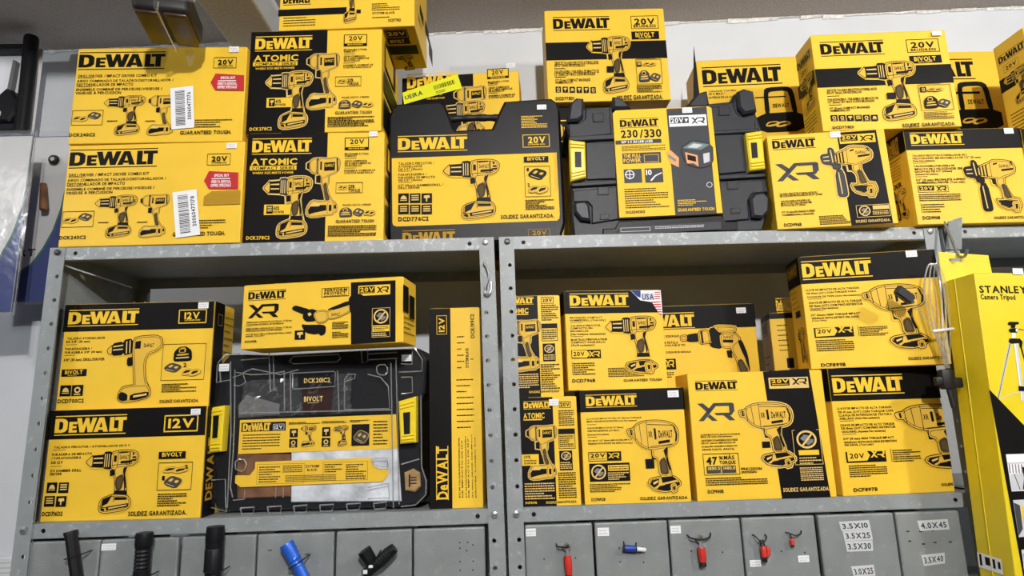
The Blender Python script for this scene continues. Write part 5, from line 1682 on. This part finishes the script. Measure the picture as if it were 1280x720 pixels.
b.mesh(V, [(i * (NZ + 1) + j, (i + 1) * (NZ + 1) + j, (i + 1) * (NZ + 1) + j + 1, i * (NZ + 1) + j + 1) for i in range(NX) for j in range(NZ)], M['crumple']); b.build('crumpled_bag', r)
for k in ('s1', 's2'):
    q = Q(k); sticker((min(p[0] for p in q), min(p[1] for p in q), max(p[0] for p in q), max(p[1] for p in q)), -.0005, r)
A_ = Art(w_, h, d); A_.off = -.0085
for f, t in ART['Q'].items(): A_.run(f, t)
A_.finish(r)

# ---------------------------------------------------------------- tripod box, cable coil, hooks
x, y, a, w_, h, z, d = POSE['TR']
r = thing('tripod_box', 'tall lemon yellow camera tripod box hanging from the post hook at right', 'box', (x, y, z), (0, .039, 0))
b = carton_body(w_, h, d, 3, M['tripod']); b.build('carton_body', r)
b = MB(); b.mesh([(-.0004, .05, 0), (-.0004, .052, 0), (-.0004, .052, h), (-.0004, .05, h), (-.0018, .051, 0), (-.0018, .051, h)], [(0,4,5,3),(4,1,2,5)], M['tripod']); b.build('side_crease', r)
A_ = Art(w_, h, d)
for f, t in ART['TR'].items(): A_.run(f, t)
A_.finish(r)
b = MB()
yb = d - .004; ts = [(-.006, h - .004), (w_ * .62, h - .004), (w_ * .60, h + .052), (w_ * .58, h + .056), (-.004, h + .062)]
hx, hz = .028, h + .045
ring = []
# hang tab around a slotted hole
strip_pts = [(-.006, h - .004), (.102, h - .004), (.098, h + .056), (-.004, h + .062)]
hole = [(hx - .014, hz), (hx - .011, hz + .003), (hx + .011, hz + .004), (hx + .014, hz + .001), (hx + .011, hz - .003), (hx - .011, hz - .003)]
o4 = strip_pts
for yy, rev in ((yb, 0), (yb + .0015, 1)):
    V = [(px, yy, pz) for px, pz in o4 + hole]
    F_ = [(0, 1, 8, 9), (1, 2, 7, 8), (2, 3, 5, 6, 7), (3, 0, 9, 4, 5)]
    F_ = [(0, 1, 8, 9), (1, 2, 7, 8), (2, 3, 5, 6), (2, 6, 7), (3, 4, 5), (3, 0, 4), (0, 9, 4)]
    b.mesh(V, F_ if not rev else [f[::-1] for f in F_], M['tripod'])
b.build('hang_tab', r)
def curve_pts(P, n=10):
    out = []; P = [Vector(p) for p in P]; P = [P[0]] + P + [P[-1]]
    for i in range(1, len(P) - 2):
        for k in range(n):
            t = k / n; a, b_, c_, d_ = P[i - 1:i + 3]
            out.append(.5 * ((2 * b_) + (c_ - a) * t + (2 * a - 5 * b_ + 4 * c_ - d_) * t * t + (3 * b_ - a - 3 * c_ + d_) * t ** 3))
    return out + [P[-2]]
b = MB(); b.tube(curve_pts([(1.868, -.004, .566), (1.866, -.012, .55), (1.864, -.030, .50), (1.862, -.042, .468), (1.862, -.058, .462), (1.864, -.066, .474)]), .0028, M['wire'], 8)
tag(b.build('wire_hook', None, True), 'bent steel wire hook on the right post holding the tripod box', 'hook')
b = MB(); b.tube(curve_pts([(.8955, .010, .482), (.8950, -.006, .484), (.899, -.010, .478), (.904, -.009, .455), (.896, -.008, .428), (.897, -.009, .419), (.905, -.010, .42), (.909, -.010, .432), (.908, -.010, .445)]), .0022, M['wire'], 8)
tag(b.build('wire_hook', None, True), 'small open wire hook hooked into a post hole beside the tall narrow carton', 'hook')
r = thing('cable_coil', 'coil of clear cable with black plugs hanging between wrench carton and tripod box', 'cable', (1.785, -.06, .30))
b = MB(); rr = random.Random(8)
for k in range(7):
    ox = (k - 3) * .0022; yy = (k % 3) * .004
    b.tube(curve_pts([(.006 + ox * .3, yy, -.06), (-.004 + ox, yy, .02), (-.008 + ox * 1.6, yy, .09), (.006 + ox, yy, .145), (.020 + ox * .6, yy, .135), (.022 + ox, yy, .08), (.014 + ox, yy, .01), (.008 + ox * .3, yy, -.05)]), .0015, M['cable'], 6)
b.build('cable_loops', r, True)
b = MB(); b.tube([(-.017, -.004, .012), (.025, -.004, .016)], .003, M['whiteplastic'], 8); b.build('tie_band', r, True)
b = MB(); b.bbox(-.012, -.006, -.10, .012, .012, -.062, M['rubber'], .004); b.tube([(0, 0, -.1), (.004, 0, -.135)], .005, M['rubber'], 8); b.bbox(-.024, -.004, -.092, -.008, .008, -.076, M['rubber'], .003); b.bbox(.008, -.004, -.098, .028, .01, -.078, M['rubber'], .003); b.build('connector_cluster', r, True)
b = MB(); b.tube(curve_pts([(.006, -.002, -.03), (-.02, -.004, .025), (-.042, -.006, .06), (-.05, -.006, .07)]), .0022, M['cable'], 6); b.build('cable_tail', r, True)
bm = bmesh.new(); bmesh.ops.create_cube(bm, size=1)
for v in bm.verts: v.co = (v.co.x * .021, v.co.y * .012, v.co.z * .038)
bmesh.ops.bevel(bm, geom=bm.edges[:], offset=.003, segments=2, affect='EDGES')
bm.transform(Matrix.Rotation(rad(-50), 4, 'Y')); b = MB(); b.frombm(bm, M['rubber']); o = b.build('plug', r); o.location = (-.064, -.008, .085)

# ---------------------------------------------------------------- torches and terminals tied to the drawers
def torch(name, label, x, z0, z1, lean, prof, m, y, cat='torch', n=16):
    r = thing(name, label, cat, (x, y, z0), (0, lean, 0)); b = MB(); L = z1 - z0
    b.tube([(0, 0, t * L) for t, rr in prof], [rr for t, rr in prof], m, n); b.build('torch_body', r, True)
    b = MB(); b.tube(curve_pts([(-.02, .018, L * .55), (-.018, .0, L * .56), (0, -.0185 if prof[0][1] > .012 else -.013, L * .565), (.018, .0, L * .57), (.022, .018, L * .58)], 6), .0012, M['rubber'], 5); b.build('tie', r, True)
    return r
G3 = 'torches tied to the drawer fronts'
torch('torch', 'dark octagonal torch leaning on the leftmost drawer', .136, -.116, -.009, -.24, [(0, .009), (.04, .0105), (.9, .0105), (.96, .012), (1, .0115)], M['rubber'], -.014, n=8)
torch('torch', 'ribbed black torch tied upright to the second drawer from the left', .2525, -.19, -.018, 0, [(0, .0145), (.55, .0145), (.62, .0145)] + [(.63 + .02 * k, .0145 if k % 2 else .0130) for k in range(12)] + [(.88, .0155), (.97, .0155), (1, .0145)], M['black'], -.0215)
torch('torch', 'black torch with a shiny collared head on the third drawer from the left', .384, -.19, -.011, 0, [(0, .0155), (.35, .0155), (.36, .0145), (.56, .0145), (.57, .0165), (.78, .0165), (.79, .0155), (.81, .0165), (.83, .0155), (.85, .0165), (.93, .0165), (1, .0155)], M['black'], -.0235)
torch('torch', 'bright blue torch leaning on the fourth drawer from the left', .562, -.13, -.034, -.52, [(0, .0105), (.5, .0105), (.51, .0115), (.6, .0115), (.62, .0105), (.66, .0125), (.7, .0115), (.75, .0130), (.8, .0120), (.85, .0135), (.9, .0125), (.95, .0135), (1, .0125)], M['blue'], -.0175)
r = thing('swivel_lamp', 'black two-headed swivel lamp tied to the fifth drawer', 'lamp', (.675, -.02, -.098))
b = MB(); b.tube([(-.012, 0, -.008), (.0, 0, .004), (.012, 0, .012), (.036, -.002, .033), (.042, -.002, .038)], [.010, .011, .011, .0105, .009], M['black'], 14); b.build('lamp_barrel', r, True)
b = MB(); b.tube([(.004, 0, .004), (-.004, -.002, .02), (-.014, -.004, .036)], [.010, .0125, .0135], M['black'], 8); b.build('lamp_head', r)
b = MB()
for k in range(5): b.tube([(.014 + k * .004, -.001, .0135 + k * .0036), (.0158 + k * .004, -.001, .0151 + k * .0036)], .0118, M['rubber'], 14)
b.build('grip_rings', r, True)
b = MB(); b.bbox(-.014, -.013, -.004, -.006, -.010, .003, M['whiteplastic'], .001); b.bbox(-.004, -.013, .006, .004, -.010, .011, M['whiteplastic'], .001); b.build('label_strip', r)
b = MB(); b.tube(curve_pts([(.004, .02, .01), (.010, -.006, .022), (.018, -.008, .036)]), .0013, M['rubber'], 5); b.build('tie', r, True)
def ring_terminal(label, x, z, L, loop=True):
    r = thing('ring_terminal', label, 'connector', (x, -.006, z)); b = MB()
    b.tube([(0, 0, 0), (.0006, 0, -.2 * L), (.0012, 0, -.8 * L), (.0012, 0, -L)], [.0066, .0076, .0072, .0060], M['red'], 10); b.build('sleeve', r, True)
    b = MB(); b.tube([(math.cos(t * .6283) * .006, 0, .016 + math.sin(t * .6283) * .006) for t in range(11)], .0026, M['zinc'], 6); b.tube([(0, 0, .010), (0, 0, 0)], [.0028, .0045], M['zinc'], 8); b.build('metal_ring', r, True)
    b = MB(); b.tube([(.0012, 0, -L), (.0014, 0, -L * 1.28), (.0014, 0, -L * 1.34)], [.0060, .0066, .004], M['rubber'], 10); b.build('wire_mouth', r, True)
    return r
r = ring_terminal('red ring terminal with a tie pointing left, first drawer right of the twin posts', 1.041, -.088, .034)
b = MB(); b.tube(curve_pts([(-.020, .012, .020), (-.018, -.001, .017), (-.008, -.004, .016), (.002, -.004, .016), (.004, .01, .015)]), .0015, M['rubber'], 5); b.build('tie', r, True)
r = ring_terminal('red ring terminal hung under a wide drooping black tie', 1.2965, -.082, .026)
b = MB(); b.tube(curve_pts([(-.022, .012, .022), (-.018, -.002, .018), (0, -.004, .015), (.018, -.002, .019), (.024, .012, .024)]), .0016, M['rubber'], 5); b.build('tie', r, True)
r = thing('butt_connector', 'blue sleeve connector with a white tip lying across its drawer', 'connector', (1.148, -.005, -.078), (0, .12, 0))
b = MB(); b.tube([(0, 0, 0), (.004, 0, 0), (.024, 0, 0), (.026, 0, 0)], [.005, .0062, .0058, .004], M['navysleeve'], 12); b.build('sleeve', r, True)
b = MB(); b.tube([(.025, 0, 0), (.041, 0, 0), (.043, 0, 0)], [.0040, .0040, .003], M['whiteplastic'], 10); b.build('tip', r, True)
b = MB(); b.tube(curve_pts([(.002, .01, .010), (.001, -.004, .004), (.001, -.007, -.002), (.003, .008, -.008)]), .0012, M['rubber'], 5); b.tube(curve_pts([(.026, .01, .010), (.024, -.002, .004), (.024, -.007, -.002), (.024, .008, -.006)]), .0012, M['rubber'], 5); b.build('tie', r, True)
r = thing('spade_connector', 'pair of red connectors bunched on a V-shaped black tie', 'connector', (1.415, -.006, -.084))
b = MB(); b.tube([(0, 0, 0), (.0006, 0, -.003), (.001, 0, -.020)], [.004, .0055, .005], M['red'], 10); b.tube([(.008, .003, -.002), (.011, .003, -.006), (.009, .003, -.018)], [.003, .0045, .004], M['red'], 10); b.build('sleeve', r, True)
b = MB(); b.tube([(.001, 0, -.019), (.001, 0, -.028)], [.0052, .0048], M['rubber'], 10); b.tube([(-.003, 0, .0), (-.003, 0, .012)], .0016, M['rubber'], 6); b.tube([(.004, 0, .0), (.001, 0, .012)], .0016, M['rubber'], 6); b.build('prongs', r, True)
b = MB(); b.tube(curve_pts([(-.014, .012, .02), (-.012, -.001, .018), (-.003, -.004, .008), (.002, -.004, .008), (.009, -.001, .016), (.010, .012, .02)]), .0013, M['rubber'], 5); b.build('tie', r, True)
r = thing('bullet_connector', 'tiny red connector under a sideways black tie', 'connector', (1.4725, -.005, -.072))
b = MB(); b.tube([(0, 0, 0), (.0004, 0, -.002), (.0006, 0, -.011)], [.003, .004, .0038], M['red'], 10); b.build('sleeve', r, True)
b = MB(); b.tube([(.0006, 0, -.011), (.0006, 0, -.015)], .0034, M['rubber'], 8); b.tube([(0, 0, 0), (-.002, 0, .010)], .0012, M['rubber'], 6); b.tube(curve_pts([(-.006, .012, .010), (-.004, -.001, .010), (.008, -.003, .006), (.02, .0, .010), (.024, .01, .012)]), .0013, M['rubber'], 5); b.build('tie', r, True)

# ---------------------------------------------------------------- hanging goods at left
S_CURVE = [(.246, .40), (.246, .31), (.240, .25), (.226, .19), (.205, .14), (.180, .10), (.155, .08), (.13, .065)]
def hang_card(label, x, y, z, w_, h, word):
    r = thing('blister_pack', label, 'blister pack', (x, y, z)); b = MB()
    b.box(0, 0, 0, w_, .0015, h, INK['B']); b.build('backing_card', r)
    b = MB(); k = w_ / .25; up = [(0, h - .002)] + [(w_ - .002, h - .002)] + [(px * k, pz * h / .45) for px, pz in S_CURVE] + [(0, .05)]
    b.poly([(px, -.0004, pz) for px, pz in up[::-1]], INK['P']); b.build('card_print', r)
    b = MB(); e = [(px * k, pz * h / .45) for px, pz in S_CURVE] + [(0, .045)]
    for p, q in zip(e, e[1:]): b.mesh([(p[0], -.0006, p[1]), (q[0], -.0006, q[1]), (q[0] + .004, -.0006, q[1] - .004), (p[0] + .004, -.0006, p[1] - .004)], [(0, 1, 2, 3)], INK['V'])
    b.build('green_edge_stripe', r)
    if word:
        b = MB(); L, W = layout(word)
        for x_, vs, fs in L: b.mesh([(.150 + .042 * (x_ + px) / W, -.0006, .10 * h / .45 + .020 * py / CAP + .02) for px, py in vs], fs, INK['K'])
        b.build('printed_text', r)
    b = MB(); b.prism([(-.01, -.01), (w_ + .012, -.01), (w_ + .012, h + .012), (-.01, h + .012)], -.006, -.004, M['film'], .001); b.build('clear_cover', r)
    b = MB()
    for px in (w_ + .004, w_ + .011): b.tube([(px, -.008, -.008), (px, -.009, h * .5), (px, -.008, h + .01)], .0012, M['ridge'], 5)
    b.build('cover_edge', r, True)
    return r
hang_card('shaded blister pack with RT lettering, hung on the wall behind the white one', -.49, .36, .50, .255, .46, 'RT')
hang_card('white-carded blister pack in front at the left picture edge', -.485, .225, .45, .25, .45, None)
b = MB(); b.tube([(-.272, .352, .888), (-.272, .346, .888)], [.014, .012], M['rubber'], 14); b.tube([(-.272, .364, .888), (-.272, .345, .888)], .006, M['wire'], 8)
tag(b.build('wall_peg', None, True), 'wall peg with a round black end holding the shaded blister pack', 'peg')
b = MB(); b.tube([(-.285, .342, .815), (-.268, .330, .745), (-.267, .328, .738)], [.008, .010, .008], M['brown'], 12)
tag(b.build('peg_hook', None, True), 'stubby brown peg sticking out before the shaded blister pack', 'peg')
r = thing('boxed_saw', 'white blister with a black tube edge and black saw, top left corner', 'blister pack', (-.475, .375, .993))
b = MB(); b.box(-.2, .03, .0, .095, .034, .262, INK['W']); b.build('backing_card', r)
b = MB(); b.tube([(.088, .0, -.01), (.086, 0, .14), (.082, 0, .275), (.082, 0, .282)], [.018, .018, .0185, .016], M['black'], 16); b.build('edge_tube', r, True)
b = MB(); b.bbox(-.2, .0, .240, .07, .025, .262, M['black'], .004); b.build('frame_rail', r)
b = MB(); b.bbox(-.2, .0, -.004, .08, .025, .018, M['black'], .004); b.build('frame_rail', r)
b = MB(); b.prism([(-.2, .02), (.05, .02), (.066, .05), (.064, .09), (.05, .115), (.03, .122), (.01, .10), (-.05, .08), (-.2, .08)], -.005, .028, M['black'], .006); b.build('saw_body', r)
b = MB(); b.prism([(.02, .12), (.032, .122), (.036, .215), (.026, .22)], .012, .028, M['grip'], .002); b.build('saw_blade', r)
b = MB(); b.bbox(-.1, -.012, .035, .03, -.004, .05, M['whiteplastic'], .003); b.build('saw_shoe', r)
# hanging battery pack
r = thing('hanging_battery_pack', 'black battery pack in a clear clamshell hanging above the upper combo kit carton', 'battery pack', (.280, -.132, .942), (0, 0, rad(13)))
b = MB(); b.bbox(-.051, -.060, .010, .051, .060, .060, M['rubber'], .012, 3); b.build('pack_shell', r, True)
b = MB(); b.bbox(-.046, -.052, .004, -.004, .056, .014, M['battbase'], .008, 3); b.bbox(.004, -.052, .004, .046, .056, .014, M['battbase'], .008, 3); b.build('pack_base', r, True)
b = MB(); b.bbox(-.012, -.064, .045, .014, -.056, .075, M['latch'], .003); b.build('yellow_clip', r)
b = MB(); b.box(-.0012, -.09, -.004, .0012, .075, .235, M['film']); b.prism([(-.065, .03), (.062, .03), (.075, .235), (-.085, .235)], -.066, -.0645, M['film']); b.prism([(.022, -.028), (.030, -.028), (.036, .008), (.012, .008)], .068, .070, M['film']); b.build('clamshell', r)
b = MB()
for p in ([(0, -.068, .02), (0, -.07, .0), (0, .07, -.002)], [(-.065, -.068, .03), (-.085, -.068, .235)], [(.062, -.068, .03), (.075, -.068, .235)]): b.tube(p, .0015, M['ridge'], 5)
b.build('clamshell_seam', r, True)
b = MB(); b.tube(curve_pts([(.0, -.0, .20), (0, .0, .24)]), .002, M['wire'], 6); b.build('hang_wire', r, True)
# papers at the lower left corner
b = MB(); b.bbox(0, 0, 0, .1, .02, .25, M['whiteplastic'], .003)
for k in range(5): b.box(.02, -.0006, .235 - k * .012, .085, 0, .238 - k * .012, INK['l'])
o = b.build('paper_block'); o.location = (-.395, .455, -.395); tag(o, 'white printed paper block in the bottom left corner beside the shelf', 'paper')
